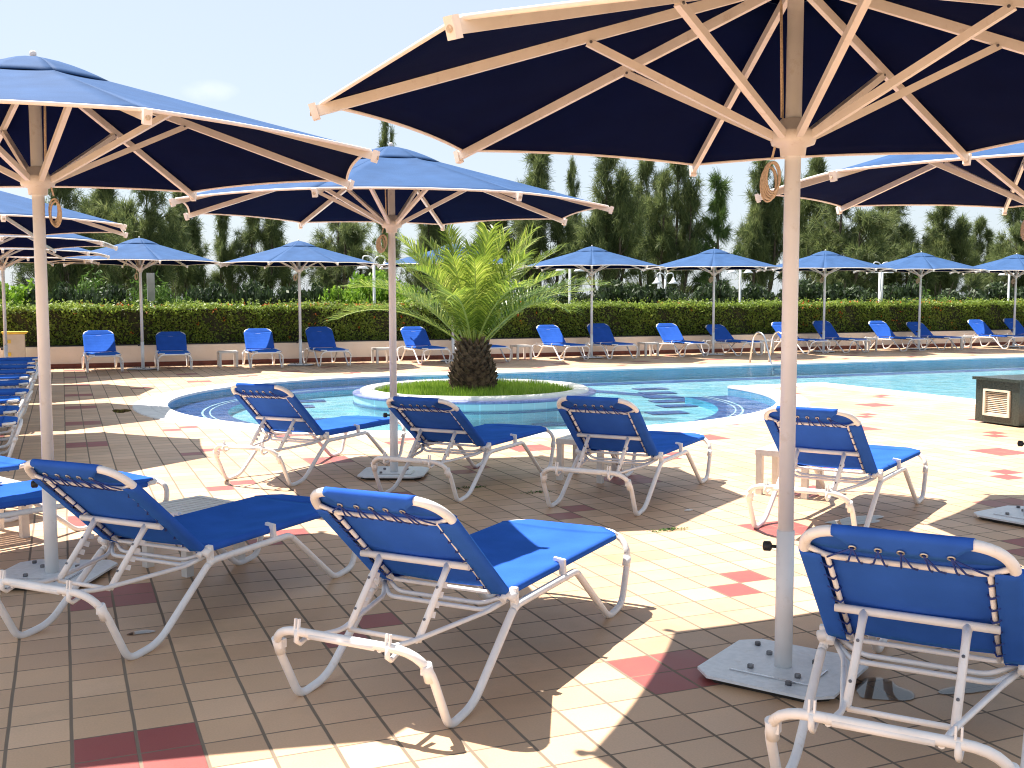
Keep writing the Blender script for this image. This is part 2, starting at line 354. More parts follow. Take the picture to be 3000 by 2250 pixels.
# one small wisp of cloud in the sky, by direction
tc = N(nt, 'ShaderNodeTexCoord')
cd = Vector((F * FP + RR * (455 - 1106) - UU * (196 - 829.5)).tolist()).normalized()
sub = N(nt, 'ShaderNodeVectorMath', operation='SUBTRACT'); sub.inputs[1].default_value = cd; L(nt, tc.outputs['Generated'], sub.inputs[0])
sc_ = N(nt, 'ShaderNodeVectorMath', operation='MULTIPLY'); sc_.inputs[1].default_value = (1, 1, 2.6); L(nt, sub.outputs[0], sc_.inputs[0])
ln = N(nt, 'ShaderNodeVectorMath', operation='LENGTH'); L(nt, sc_.outputs[0], ln.inputs[0])
nn = N(nt, 'ShaderNodeTexNoise'); nn.inputs['Scale'].default_value = 42; nn.inputs['Detail'].default_value = 6; L(nt, tc.outputs['Generated'], nn.inputs['Vector'])
mr = N(nt, 'ShaderNodeMapRange'); mr.inputs[1].default_value = .034; mr.inputs[2].default_value = .0; L(nt, ln.outputs['Value'], mr.inputs[0])
mu_ = N(nt, 'ShaderNodeMath', operation='MULTIPLY'); L(nt, mr.outputs[0], mu_.inputs[0]); L(nt, nn.outputs['Fac'], mu_.inputs[1])
mq = N(nt, 'ShaderNodeMapRange'); mq.inputs[1].default_value = .12; mq.inputs[2].default_value = .42; mq.inputs[4].default_value = .55; L(nt, mu_.outputs[0], mq.inputs[0])
mxc = N(nt, 'ShaderNodeMixRGB'); L(nt, mq.outputs[0], mxc.inputs[0]); L(nt, sky.outputs[0], mxc.inputs[1]); mxc.inputs[2].default_value = (9, 9.3, 9.6, 1)
mh = N(nt, 'ShaderNodeMixRGB'); mh.inputs[0].default_value = .85; L(nt, mxc.outputs[0], mh.inputs[1]); mh.inputs[2].default_value = (2.04, 2.26, 2.52, 1)
L(nt, mh.outputs[0], bg.inputs[0]); bg.inputs[1].default_value = .12
scene.view_settings.view_transform = 'Standard'; scene.view_settings.look = 'None'; scene.view_settings.exposure = 1.5; scene.view_settings.gamma = 1
scene.cycles.filter_width = 1.1; scene.cycles.max_bounces = 8; scene.cycles.transparent_max_bounces = 12; scene.cycles.caustics_reflective = False; scene.cycles.caustics_refractive = False

# ------------------------------------------------------------------ pool outline
PC = (5.97, 15.86); PR = 4.63; YF = 20.45; YN = 15.72; XN = 12.62
def outline(off):
    """water edge moved outward by off, anticlockwise"""
    pts = []; r = PR + off
    yn = YN - off; a0 = math.asin((yn - PC[1]) / r)
    yf = YF + off; a1 = math.acos(min(1, 0)) if False else math.asin(min(1, (yf - PC[1]) / r))
    a1 = math.asin(min(.9999, (yf - PC[1]) / r))
    n = 90; A = np.linspace(a0, -(2 * pi - a1), n)       # clockwise: from the spit round the front and the left to the far side
    for a in A: pts.append((PC[0] + r * cos(a), PC[1] + r * sin(a)))
    pts += [(34 + off, yf), (34 + off, 1 - off), (XN - off, 1 - off), (XN - off, yn)]
    return pts
def sheet(name, outer, holes, z, m, kind='structure', parent=None):
    polys = [[Vector((x, y, 0)) for x, y in outer]] + [[Vector((x, y, 0)) for x, y in h] for h in holes]
    tri = tessellate_polygon(polys); vs = [(p.x, p.y, z) for pl in polys for p in pl]
    b = MB(); fs = []
    for t in tri:
        a, c, d = [vs[i] for i in t]
        if (c[0] - a[0]) * (d[1] - a[1]) - (c[1] - a[1]) * (d[0] - a[0]) < 0: t = (t[0], t[2], t[1])
        fs.append(tuple(t))
    b.add(vs, fs); o = b.build(name, m, parent)
    if kind: o['kind'] = kind
    return o
def ringwall(name, pts, z0, z1, m, kind='structure', parent=None):
    b = MB(); n = len(pts); vs = [(x, y, z0) for x, y in pts] + [(x, y, z1) for x, y in pts]
    b.add(vs, [(i, (i + 1) % n, n + (i + 1) % n, n + i) for i in range(n)]); o = b.build(name, m, parent)
    if kind: o['kind'] = kind
    return o
WALLY = 25.75
o0 = outline(0); o1 = outline(.42)
sheet('tiled_deck', [(-40, -20), (60, -20), (60, WALLY + .1), (-40, WALLY + .1)], [outline(.40)], 0, M_['tiles'])
# coping: a rounded stone kerb, slightly proud of the tiles
cb = MB(); offs = [(.48, .000), (.47, .012), (.27, .014), (.255, .007), (.24, .007), (.225, .015), (.14, .016), (.13, .009), (.115, .016), (.02, .016), (-.002, .008), (-.004, -.02), (-.002, -.03)]
loops = [outline(a) for a, z in offs]; n = len(loops[0])
for i in range(len(offs) - 1):
    vs = [(x, y, offs[i][1]) for x, y in loops[i]] + [(x, y, offs[i + 1][1]) for x, y in loops[i + 1]]
    cb.add(vs, [(j, n + j, n + (j + 1) % n, (j + 1) % n) for j in range(n)])
cp = cb.build('pool_coping', M_['coping']); cp['kind'] = 'structure'
ZW, ZF = -.034, -.26
ringwall('pool_wall', o0, ZF - .05, -.026, M_['poolwall'])
sheet('pool_floor', outline(.02), [], ZF, M_['pooltile'])
def arcband(name, r0, r1, a0, a1, z, m, n=80):
    b = MB(); A = np.linspace(a0, a1, n)
    vs = [(PC[0] + r0 * cos(a), PC[1] + r0 * sin(a), z) for a in A] + [(PC[0] + r1 * cos(a), PC[1] + r1 * sin(a), z) for a in A]
    b.add(vs, [(i, n + i, n + i + 1, i + 1) for i in range(n - 1)]); o = b.build(name, m); o['kind'] = 'structure'; return o
A0, A1 = radians(-2), radians(-276)
arcband('pool_bench', 3.78, PR + .02, A0, A1, -.15, M_['navy'])
arcband('pool_line', 4.13, 4.16, A0, A1, -.146, M_['whiteline']); arcband('pool_line', 4.03, 4.05, A0, A1, -.146, M_['whiteline'])
b = MB(); A = np.linspace(A0, A1, 80); n = 80
b.add([(PC[0] + 3.78 * cos(a), PC[1] + 3.78 * sin(a), z) for z in (ZF, -.15) for a in A], [(i, i + 1, n + i + 1, n + i) for i in range(n - 1)])
q = b.build('pool_step', M_['poolwall']); q['kind'] = 'structure'
# dark lines on the pool floor
def floorline(pts, w_, nm='pool_line'):
    b = MB()
    for (x0, y0), (x1, y1) in zip(pts[:-1], pts[1:]):
        d = np.array([x1 - x0, y1 - y0]); d = d / np.linalg.norm(d); nrm = np.array([-d[1], d[0]]) * w_ / 2
        b.add([(x0 - nrm[0], y0 - nrm[1], ZF + .006), (x1 - nrm[0], y1 - nrm[1], ZF + .006), (x1 + nrm[0], y1 + nrm[1], ZF + .006), (x0 + nrm[0], y0 + nrm[1], ZF + .006)], [(0, 1, 2, 3)])
    o = b.build(nm, M_['navy']); o['kind'] = 'structure'
floorline([(7.0, 19.9), (33.8, 19.9)], .55)
floorline([(12.95, 15.7), (12.95, 1.3)], .30)
floorline([(8.9, 19.7), (10.75, 15.3)], .42)
floorline([(10.75, 15.55), (12.9, 15.95)], .22)
sb = MB()
for px, py, rz, wd in ((1405, 841, 0, .9), (1420, 850, 0, .9), (1432, 859, 0, .9), (1446, 868, 0, .9), (1462, 878, 0, .85), (1440, 893, 0, .85), (690, 853, 0, .9), (662, 868, 0, .9), (640, 880, 0, .8), (690, 909, 0, .9), (1190, 918, 0, .7), (730, 843, 0, .8)):
    gx, gy = ground(px, py, ZF)
    sb.box((gx, gy, ZF + .012), (wd * .72, .36, .012), Matrix.Rotation(radians(-6), 3, 'Z'))
q = sb.build('pool_marking', M_['navy']); q['kind'] = 'structure'
wt = sheet('pool_water', outline(.004), [], ZW, M_['water'])

# island planter
isl = empty('planter_island', (PC[0], PC[1], 0)); tag(isl, 'round tiled planter island standing in the pool around the palm', 'planter')
b = MB(); b.lathe([(1.90, -.3), (1.90, .055)], 72); b.build('tiled_wall', M_['islandtile'], isl)
b = MB(); b.lathe([(1.885, -.09), (1.908, -.09), (1.908, -.05), (1.885, -.05)], 72); b.build('waterline_band', M_['navy'], isl)
b = MB(); b.lathe([(1.905, .05), (1.912, .065), (1.912, .085), (1.86, .092), (1.80, .094)], 72); b.build('edge_mosaic', pooltile('purple mosaic', (.16, .19, .40), (.24, .27, .50), .04), isl)
b = MB(); b.lathe([(1.80, .094), (1.79, .128), (1.76, .142), (1.60, .142), (1.575, .13), (1.57, .02)], 72); b.build('rim', M_['coping'], isl)
b = MB(); b.lathe([(0.0, .075), (.8, .07), (1.575, .05)], 48); b.build('soil', M_['soil'], isl)
n = 15000; rr = np.sqrt(RNG.random(n)) * 1.55; aa = RNG.random(n) * 2 * pi
hh = .05 + .12 * RNG.random(n) ** 1.5; hh *= np.where(rr > 1.42, .6, 1)
gp = np.stack([PC[0] + rr * np.cos(aa), PC[1] + rr * np.sin(aa), np.full(n, .055)], 1)
th = RNG.random(n) * 2 * pi; dx = np.stack([np.cos(th), np.sin(th), np.zeros(n)], 1) * .008
tip = gp + np.stack([RNG.normal(0, .022, n), RNG.normal(0, .022, n), hh], 1)
G = quads('lawn', np.stack([gp - dx, gp + dx, tip], 1), M_['grass'], k=3); tag(G, 'bright green grass growing in the round island', 'grass', kind='stuff')

# terrain and wall
b = MB(); b.add([(-1500, -1500, -.55), (1500, -1500, -.55), (1500, 1500, -.55), (-1500, 1500, -.55)], [(0, 1, 2, 3)]); q = b.build('ground', M_['soil']); q['kind'] = 'structure'
wl = empty('planter_wall', (5, WALLY, 0)); tag(wl, 'low cream rendered wall with red skirting below the flowering hedge', 'wall')
b = MB(); b.box((10, .12, -.01), (100, .24, .97)); b.build('wall', M_['wall'], wl)
b = MB(); b.box((10, -.006, .045), (100, .012, .105)); b.build('skirting', M_['skirt'], wl)
b = MB(); b.box((10, .12, .495), (100, .05, .02)); b.build('drip_rail', M_['black'], wl)

# hedge
hd = empty('hedge', (5, WALLY + .9, .45)); tag(hd, 'long clipped hedge with orange flowers along the low cream wall', 'hedge')
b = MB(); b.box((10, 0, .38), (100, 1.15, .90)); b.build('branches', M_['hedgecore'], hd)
def leafquads(C, Nn, size, jitter=.7, aspect=.55):
    n = len(C); nr = Nn + RNG.normal(0, jitter, (n, 3)); nr /= np.linalg.norm(nr, axis=1)[:, None] + 1e-9
    t = RNG.normal(0, 1, (n, 3)); t -= nr * (t * nr).sum(1)[:, None]; t /= np.linalg.norm(t, axis=1)[:, None] + 1e-9
    bt = np.cross(nr, t); s = size * (.6 + .8 * RNG.random(n))[:, None]
    return np.stack([C - t * s, C - bt * s * aspect, C + t * s, C + bt * s * aspect], 1)
def hedge_pts(x0, x1, dens):
    P = []; Q = []
    nf = int((x1 - x0) * 1.0 * dens); X = RNG.uniform(x0, x1, nf); Z = RNG.uniform(-.05, .9, nf)
    bulge = .03 * np.sin(X * 3.1) + .03 * np.sin(X * 7.7 + Z * 5) + RNG.normal(0, .035, nf)
    P.append(np.stack([X, -.60 + bulge, Z], 1)); Q.append(np.tile([0, -1, .35], (nf, 1)))
    nt_ = int((x1 - x0) * 1.2 * dens * .9); X = RNG.uniform(x0, x1, nt_); Y = RNG.uniform(-.62, .6, nt_)
    up = .035 * np.sin(X * 2.3) + .025 * np.sin(X * 9.1 + Y * 4) + np.abs(RNG.normal(0, .035, nt_))
    P.append(np.stack([X, Y, .86 + up - .05 * (Y < -.52)], 1)); Q.append(np.tile([0, -.3, 1], (nt_, 1)))
    return np.concatenate(P), np.concatenate(Q)
P1, Q1 = hedge_pts(-9, 34, 1300); P2, Q2 = hedge_pts(34, 60, 350)
P = np.concatenate([P1, P2]); Q = np.concatenate([Q1, Q2])
# sprigs sticking up
ns = 700; X = RNG.uniform(-9, 34, ns); Y = RNG.uniform(-.6, .5, ns); S = []
for k in range(7): S.append(np.stack([X + RNG.normal(0, .018, ns), Y + RNG.normal(0, .018, ns), .88 + .017 * k * (1 + RNG.random(ns))], 1))
S = np.concatenate(S); P = np.concatenate([P, S]); Q = np.concatenate([Q, np.tile([0, -.3, .8], (len(S), 1))])
o = quads('foliage', leafquads(P, Q, .034, .75), M_['hedge'], hd)
nfl = 900; X = RNG.uniform(-9, 40, nfl); mask = RNG.random(nfl)
cl = np.where(mask[:, None] < .72, np.stack([X, RNG.uniform(-.62, .4, nfl), .9 + np.abs(RNG.normal(0, .03, nfl))], 1), np.stack([X, np.full(nfl, -.66), RNG.uniform(.1, .85, nfl)], 1))
keep = (np.sin(cl[:, 0] * 1.3) + np.sin(cl[:, 0] * .37 + 1) + RNG.normal(0, .7, nfl)) > .2; cl = cl[keep]
FL = np.repeat(cl, 5, 0) + RNG.normal(0, .018, (len(cl) * 5, 3))
fo = quads('flowers', leafquads(FL, np.tile([0, -.6, .6], (len(FL), 1)), .017, .6, .9), M_['flower'], hd); fo['kind'] = 'stuff'

# ------------------------------------------------------------------ umbrella
UR, UZ = 1.862, 2.285
def rz_(r): return 2.795 - (2.795 - UZ) / UR * r
def make_umbrella():
    root = empty('parasol')
    b = MB(); b.tube([(0, 0, .03), (0, 0, .60)], .036, 20); sl = b.build('sleeve', M_['pole'], root)
    b = MB(); d = np.array([-.923, .385, 0]); b.tube([d * .03 + [0, 0, .53], d * .075 + [0, 0, .53]], .007, 8); b.tube([d * .054 + [0, 0, .53], d * .060 + [0, 0, .53], d * .086 + [0, 0, .53], d * .09 + [0, 0, .53]], [.012, .021, .021, .014], 8); b.build('knob', M_['black'], sl)
    b = MB(); b.tube([(0, 0, .58), (0, 0, 2.80)], .0315, 20); b.build('pole', M_['pole'], root)
    # base plate: square with clipped corners, carried by bolts
    s_, c_ = .285, .075; poly = [(-s_ + c_, -s_), (s_ - c_, -s_), (s_, -s_ + c_), (s_, s_ - c_), (s_ - c_, s_), (-s_ + c_, s_), (-s_, s_ - c_), (-s_, -s_ + c_)]
    b = MB(); b.prism(poly, .022, .034); pl = b.build('base_plate', M_['plate'], root); pl.rotation_euler = (0, 0, radians(52))
    b = MB(); b.prism([(x * .9, y * .9) for x, y in poly], .0, .021); b.build('ballast', M_['dark'], pl)
    b = MB()
    for x, y in ((.1, .1), (-.1, .1), (.1, -.1), (-.1, -.1), (-.2, -.1), (.19, .19)): b.tube([(x, y, .034), (x, y, .049)], .013, 6)
    b.build('bolts', M_['bolt'], pl)
    b = MB(); b.bar((-.17, .16, .037), (-.17, -.174, .037), .007, .006); b.bar((-.166, -.17, .037), (.04, -.17, .037), .007, .006); b.build('weld_bar', M_['steel'], pl)
    # hubs
    b = MB(); b.lathe([(.032, 2.105), (.048, 2.105), (.052, 2.14), (.083, 2.15), (.088, 2.165), (.088, 2.20), (.06, 2.215), (.05, 2.25), (.032, 2.255)], 20); b.build('lower_hub', M_['cream'], root)
    b = MB(); b.lathe([(.032, 2.72), (.075, 2.73), (.08, 2.79), (.05, 2.81), (.0, 2.82)], 16); b.build('upper_hub', M_['cream'], root)
    rj = .82
    for k in range(8):
        a = k * pi / 4; dr = np.array([cos(a), sin(a), 0]); tn = np.array([-sin(a), cos(a), 0])
        p0 = dr * .06; p0[2] = rz_(.06) - .01; p1 = dr * (UR + .015); p1[2] = rz_(UR + .015) - .01
        b = MB(); b.bar(p0, p1, .022, .040); rib = b.build('rib', M_['cream'], root)
        e0 = dr * (UR + .008); e0[2] = rz_(UR) - .012; e1 = dr * (UR + .034); e1[2] = rz_(UR + .03) - .012
        b = MB(); b.bar(e0, e1, .034, .062); cap = b.build('end_cap', M_['trim'], rib)
        f0 = dr * (UR + .033); f0[2] = rz_(UR + .03) - .014; f1 = dr * (UR + .037); f1[2] = f0[2]
        b = MB(); b.tube([f0, f1], .011, 10); b.build('plug', M_['rope'], cap)
        j0 = dr * .075; j0[2] = 2.18; j1 = dr * rj; j1[2] = rz_(rj) - .028
        for sgn in (0,):
            b = MB(); b.bar(j0, j1, .026, .030); st = b.build('strut', M_['cream'], root)
            b = MB(); q = dr * (rj - .012); q[2] = rz_(rj) - .03
            b.tube([q - tn * .017, q + tn * .017], .006, 8); b.build('pin', M_['bolt'], st)
    # canopy
    nr, nt2 = 12, 12; b = MB(); bt = MB(); rim = []
    for k in range(8):
        a0 = k * pi / 4; vs = []
        A = np.array([cos(a0), sin(a0)]); B = np.array([cos(a0 + pi / 4), sin(a0 + pi / 4)])
        for i in range(nr + 1):
            r = .22 + (UR - .005 - .22) * i / nr
            for j in range(nt2 + 1):
                t = j / nt2; s4 = 4 * t * (1 - t)
                p = (A * (1 - t) + B * t) * r * (1 - .014 * s4 * (i / nr) ** 2)
                z = rz_(r) + .017 + .004 * s4 - .024 * s4 * sin(pi * (i / nr) ** .8) + .012 * s4 * (i / nr) ** 2
                vs.append((p[0], p[1], z))
                if i == nr and j < nt2: rim.append((p[0], p[1], z - .004))
        fs = [(i * (nt2 + 1) + j, (i + 1) * (nt2 + 1) + j, (i + 1) * (nt2 + 1) + j + 1, i * (nt2 + 1) + j + 1) for i in range(nr) for j in range(nt2)]
        b.add(vs, fs, True)
    can = b.build('canopy', [M_['canopy'], M_['undershade']], root)  # second slot paints the shade under the same fabric
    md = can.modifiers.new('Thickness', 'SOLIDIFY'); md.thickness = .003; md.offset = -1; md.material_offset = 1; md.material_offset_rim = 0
    b = MB(); b.tube(rim, [.0085] * len(rim), 6, closed=True); b.build('edge_binding', M_['trim'], can)
    b = MB()
    for k in range(8):
        a0 = k * pi / 4; A = np.array([cos(a0), sin(a0)]); B = np.array([cos(a0 + pi / 4), sin(a0 + pi / 4)]); vs = []
        for i in range(7):
            r = .44 * i / 6
            for j in range(7):
                t = j / 6; s4 = 4 * t * (1 - t); p = (A * (1 - t) + B * t) * r * (1 - .05 * s4)
                z = 2.836 - .146 * (i / 6) ** 1.5 + .008 * s4 * (i / 6) ** 2
                vs.append((p[0], p[1], z))
        b.add(vs, [(i * 7 + j, (i + 1) * 7 + j, (i + 1) * 7 + j + 1, i * 7 + j + 1) for i in range(6) for j in range(6)], True)
    vc = b.build('vent_cap', [M_['canopy'], M_['undershade']], root); md = vc.modifiers.new('Thickness', 'SOLIDIFY'); md.thickness = .003; md.offset = -1; md.material_offset = 1; md.material_offset_rim = 0
    b = MB(); b.lathe([(.012, 2.832), (.018, 2.846), (.018, 2.858), (.01, 2.868), (0, 2.87)], 12); b.build('finial', M_['trim'], vc)
    # rope coil tied under the hub, and the line up the pole
    b = MB(); c0 = d * .058
    for i in range(7):
        rr_ = .050 + .0035 * ((i * 5) % 4); off = (i - 3) * .007; pts = []
        tl = radians(20 + 6 * i)
        for j in range(28):
            t = 2 * pi * j / 28
            e = np.array([.385, .923, 0]); outv = d
            p = c0 + outv * (.026 + rr_ * .55 * cos(t) + off * .6) + e * (off + .012 * cos(t)) + np.array([0, 0, 2.025 + rr_ * 1.2 * sin(t) - .004 * i]); pts.append(p)
        b.tube(pts, .0042, 5, closed=True)
    b.tube([c0 + [0, 0, 2.72], c0 * .8 + [0, 0, 2.26]], .004, 5); b.tube([c0 * 1.1 + [.01, 0, 2.7], c0 * .9 + [.012, 0, 2.24]], .004, 5)
    b.tube([c0 * 1.4 + [0, 0, 2.10], c0 * 1.0 + [0, 0, 2.2]], .005, 5)
    b.build('rope', M_['rope'], root)
    return root

UMB = [((2.695, 3.568), -20.1, 'large parasol at front right, its shaded underside filling the upper right of the photo', None),
       ((-.102, 6.406), 13.4, 'large parasol at front left with its pole beside the slatted table', None),
       ((2.631, 9.0), 12.6, 'parasol over the row of four loungers, its pole in front of the palm island', None),
       ((6.156, 5.435), -40.2, 'parasol cut off by the right edge, behind the nearest one', None)]
LEFT = [(12.6, 8, 'nearest'), (16.4, 2, 'second'), (20.2, -3, 'third'), (23.9, 5, 'farthest')]
FARX = [1.57, 5.0, 8.7, 12.45, 16.1, 19.75, 23.2, 26.95, 30.6]
par = make_umbrella(); first = [par]
def put_umb(x, y, rz, label, group):
    o = first.pop() if first else copy_tree(par)
    o.location = (x, y, 0); o.rotation_euler = (0, 0, rz); tag(o, label, 'parasol', group)
    if 'front left' in label:
        for ch in o.children:
            if ch.name.startswith('rope'): ch.rotation_euler = (0, 0, radians(172))
    return o
for (p, th, lb, g_) in UMB: put_umb(p[0], p[1], radians(th), lb, 'parasols on the near side of the pool')
for (y, th, nm) in LEFT: put_umb(-1.08, y, radians(th + 11), nm + ' parasol of the row running down the left edge beside the stacked up loungers', 'parasols along the left edge')
ORD = ['first', 'second', 'third', 'fourth', 'fifth', 'sixth', 'seventh', 'eighth', 'ninth']
for i, x in enumerate(FARX):
    lb = {2: 'blue parasol behind the palm fronds in the row along the hedge', 0: 'leftmost blue parasol of the row along the hedge, near the cream cabinet'}.get(i, ORD[i] + ' blue parasol from the left in the row along the flowering hedge')
    put_umb(x, 24.6, radians([8, 14, 3, 18, 10, 5, 12, 7, 15][i]), lb, 'parasols along the flowering hedge')

# ------------------------------------------------------------------ sun lounger
def make_lounger(BZ=.79, BY=.03):
    root = empty('sun_lounger'); W = .339; rt = .0165
    HY, HZ = .50, .372
    # one bent tube each end; split where the bends join
    right = [(0, -.185, .330), (W + .004, -.172, .326), (W, -.006, .004), (W, .17, .026), (W, .512, .318), (W, 1.11, .322), (W, 1.50, .005), (W, 1.672, .026), (W, 1.79, .352), (0, 1.80, .356)]
    path = fillet(right, [.14, .05, .07, .045, .04, .05, .055, .15], 8)
    idx = lambda tgt: int(np.argmin([np.linalg.norm(p - np.array(tgt)) for p in path]))
    iA = idx((W, -.12, .26)); iB = idx((W, .50, .31)); iC = idx((W, 1.12, .31)); iD = idx((W, 1.755, .26))
    for s in (1, -1):
        pp = [np.array([p[0] * s, p[1], p[2]]) for p in path]
        b = MB(); b.tube(pp[iA:iB + 1], rt, 12); leg = b.build('rear_leg', M_['white'], root)
        c = pp[iA]; b = MB(); b.tube([c + [0, .02, -.05], c + [0, -.004, .015]], .0205, 12); b.box((s * (W - .024), c[1] + .01, c[2] - .01), (.016, .03, .034)); b.build('clip', M_['white'], leg)
        b = MB(); b.tube(pp[iB:iC + 1], rt, 12); b.build('side_rail', M_['white'], root)
        b = MB(); b.tube(pp[iC:iD + 1], rt, 12); leg = b.build('front_leg', M_['white'], root)
        c = pp[iD]; b = MB(); b.tube([c + [0, -.02, -.045], c + [0, 0, .0]], .0205, 12); b.build('clip', M_['white'], leg)
        # brackets holding sling frame
        b = MB(); b.tube([(s * (W - .03), HY, HZ - .004), (s * (W + .012), HY + .004, HZ - .02)], .021, 10); b.bar((s * (W - .004), HY + .012, HZ + .02), (s * (W - .004), HY + .02, HZ - .06), .03, .02)
        b.build('hinge_bracket', M_['white'], root)
        b = MB(); b.bar((s * (W - .006), .985, .335), (s * (W - .010), .985, .400), .026, .022, up=(0, 1, 0)); b.bar((s * (W + .004), .985, .395), (s * (W - .05), .985, .402), .02, .014); b.build('rail_clip', M_['white'], root)
    full = lambda i0, i1: [np.array([-p[0], p[1], p[2]]) for p in reversed(path[i0:i1 + 1])] if False else None
    b = MB(); P_ = [np.array([-p[0], p[1], p[2]]) for p in reversed(path[1:iA + 1])] + path[1:iA + 1]; b.tube(P_, rt, 12); rb = b.build('rear_crossbar', M_['white'], root)
    b = MB()
    b.tube([(-.14, -.185, .321), (.14, -.185, .321)], .0125, 8)
    for x in (-.2, .2):
        b.tube([(x, -.185, .335), (x, -.19, .295), (x, -.17, .28), (x, -.12, .295)], .010, 8)
        for dx_ in (-.008, .008): b.bar((x + dx_, -.185, .34), (x + dx_, -.18, .377), .006, .012, up=(0, 1, 0))
    b.build('stacking_hook', M_['white'], rb)
    b = MB(); P_ = path[iD:-1] + [np.array([-p[0], p[1], p[2]]) for p in reversed(path[iD:-1])]; b.tube(P_, rt, 12); b.build('front_crossbar', M_['white'], root)
    # seat frame and sling
    SH = .305; y1 = 1.745; r2 = .0145
    sf = fillet([(SH, .47, .345), (SH, HY, .368), (SH, y1, .372), (-SH, y1, .372), (-SH, HY, .368), (-SH, .47, .345)], [.02, .13, .13, .02], 8)
    b = MB(); b.tube(sf, r2, 10); b.tube([(-.26, .52, .352), (-.24, .60, .345), (-.24, 1.60, .352), (-.20, 1.64, .352), (.20, 1.64, .352), (.24, 1.60, .352), (.24, .60, .345), (.26, .52, .352)], .008, 8)
    b.tube(fillet([(-.30, .545, .35), (-.20, .49, .315), (.20, .49, .315), (.30, .545, .35)], [.03, .03], 4), .0095, 8)
    for s in (-1, 1): b.tube([(s * .245, 1.60, .352), (s * .30, 1.70, .368)], .008, 8)
    b.build('seat_frame', M_['white'], root)
    def sling(name, P, Lg, cut, top_flap, sag):
        """P(x,s,h): frame coordinates to space; h = height above the frame plane"""
        b = MB(); hw = SH; R_ = r2 + .003
        prof = [(hw - .055, -R_ - .004)] + [(hw - .03, -R_ - .001)] + [(hw + R_ * sin(a), -R_ * cos(a)) for a in np.linspace(0, pi, 7)]
        inner = [(hw * t, R_ - sag * (1 - t * t)) for t in np.linspace(.92, -.92, 15)]
        prof = prof + inner + [(-x, h) for x, h in reversed(prof)]
        ss = np.linspace(.012, Lg - cut, 20); vs = []; m = len(prof)
        for i, s in enumerate(ss):
            e = 4 * (i / 19) * (1 - i / 19); sc_v = .0015 * sin(i * 2.1)
            for (x, h) in prof: vs.append(P(x, s, h + (sc_v if abs(x) < hw - .02 else 0) - (.012 * e * max(0, 1 - (x / hw) ** 2) if h > 0 else 0)))
        b.add(vs, [(i * m + j, i * m + j + 1, (i + 1) * m + j + 1, (i + 1) * m + j) for i in range(19) for j in range(m - 1)], True)
        # trapezoid end that wraps over the end tube
        rows = []
        for t in np.linspace(0, 1, 5): rows.append((Lg - cut + (cut) * t, None, hw + R_ * .8 - (.115) * t ** 1.1, R_))
        for a in np.linspace(0, pi, 7)[1:]: rows.append((Lg + R_ * sin(a), None, hw - .115 + R_ * .8 - .004, R_ * cos(a)))
        for t in np.linspace(0, 1, 5)[1:]: rows.append((Lg - top_flap * t, None, hw - .115 - .05 * t, -R_ - .010 * t))
        vs = []; nc = 17
        for k_, (s, _, half, h) in enumerate(rows):
            for j in range(nc):
                t = -1 + 2 * j / (nc - 1); sg = sag * (1 - t * t) * max(0, 1 - k_ / 4) if k_ < 5 else 0
                vs.append(P(half * t, s, h - sg))
        b.add(vs, [(i * nc + j, i * nc + j + 1, (i + 1) * nc + j + 1, (i + 1) * nc + j) for i in range(len(rows) - 1) for j in range(nc - 1)], True)
        o = b.build(name, M_['sling'], root); md = o.modifiers.new('Thickness', 'SOLIDIFY'); md.thickness = .0025; md.offset = 0
        return o
    PS = lambda x, s, h: (x, HY + s, .370 + h)
    sling('seat_sling', PS, y1 - HY, .11, .05, .012)
    # backrest
    bd = np.array([BY - HY, BZ - HZ]); LB = np.linalg.norm(bd) + .045; bd = bd / np.linalg.norm(bd); bn = np.array([bd[1], -bd[0]])  # bn: front normal
    if bn[0] < 0: bn = -bn
    def PB(x, s, h): return (x, HY + bd[0] * s + bn[0] * h, HZ + bd[1] * s + bn[1] * h)
    bf = fillet([PB(SH, 0, 0), PB(SH, LB, 0), PB(-SH, LB, 0), PB(-SH, 0, 0)], [.145, .145], 10)
    b = MB(); b.tube(bf, .0175, 12); b.build('back_frame', M_['white'], root)
    b = MB(); hb = -.006; IX = .236
    b.tube(fillet([PB(-SH, LB - .10, 0), PB(-IX, LB - .145, hb), PB(IX, LB - .145, hb), PB(SH, LB - .10, 0)], [.03, .03], 4), .0098, 8)
    for s in (-1, 1): b.tube([PB(s * IX, LB - .145, hb), PB(s * IX, -.01, hb)], .0092, 8)
    b.tube(fillet([PB(-SH, .03, 0), PB(-IX, -.012, hb), PB(IX, -.012, hb), PB(SH, .03, 0)], [.03, .03], 4), .009, 8)
    b.build('inner_back_frame', M_['white'], root)
    sback = .245
    b = MB(); b.tube([PB(-IX - .016, sback, -.028), PB(IX + .016, sback, -.028)], .0145, 12)
    for s in (-1, 1): b.tube([PB(s * (IX + .004), sback, -.03), PB(s * (IX + .004), sback + .004, -.004), PB(s * (IX + .05), sback + .03, -.006)], .0095, 8)
    sbar = b.build('support_bar', M_['white'], root)
    t0 = np.array(PB(0, sback, -.03)); t1 = np.array([0, .075, .272])
    for s in (-1, 1):
        x = s * .158; b = MB(); a = np.array([x, t0[1], t0[2]]); c = np.array([x, t1[1], t1[2]]); dv = norm(c - a); L_ = np.linalg.norm(c - a); fw = norm(np.cross([1, 0, 0], dv)); fw = fw if fw[1] > 0 else -fw
        b.tube([a, a + dv * .05, c], [.016, .0135, .0145], 8)
        for k in range(4):
            q = a + dv * (.085 + .043 * k); b.bar(q, q + fw * .040 - dv * .016, .011, .024, up=(0, 0, 1))
        o = b.build('support_strut', M_['white'], root)
        b = MB()
        for k in (.33, .75): q = a + dv * L_ * k - fw * .013; b.tube([q, q - fw * .004], .0055, 8)
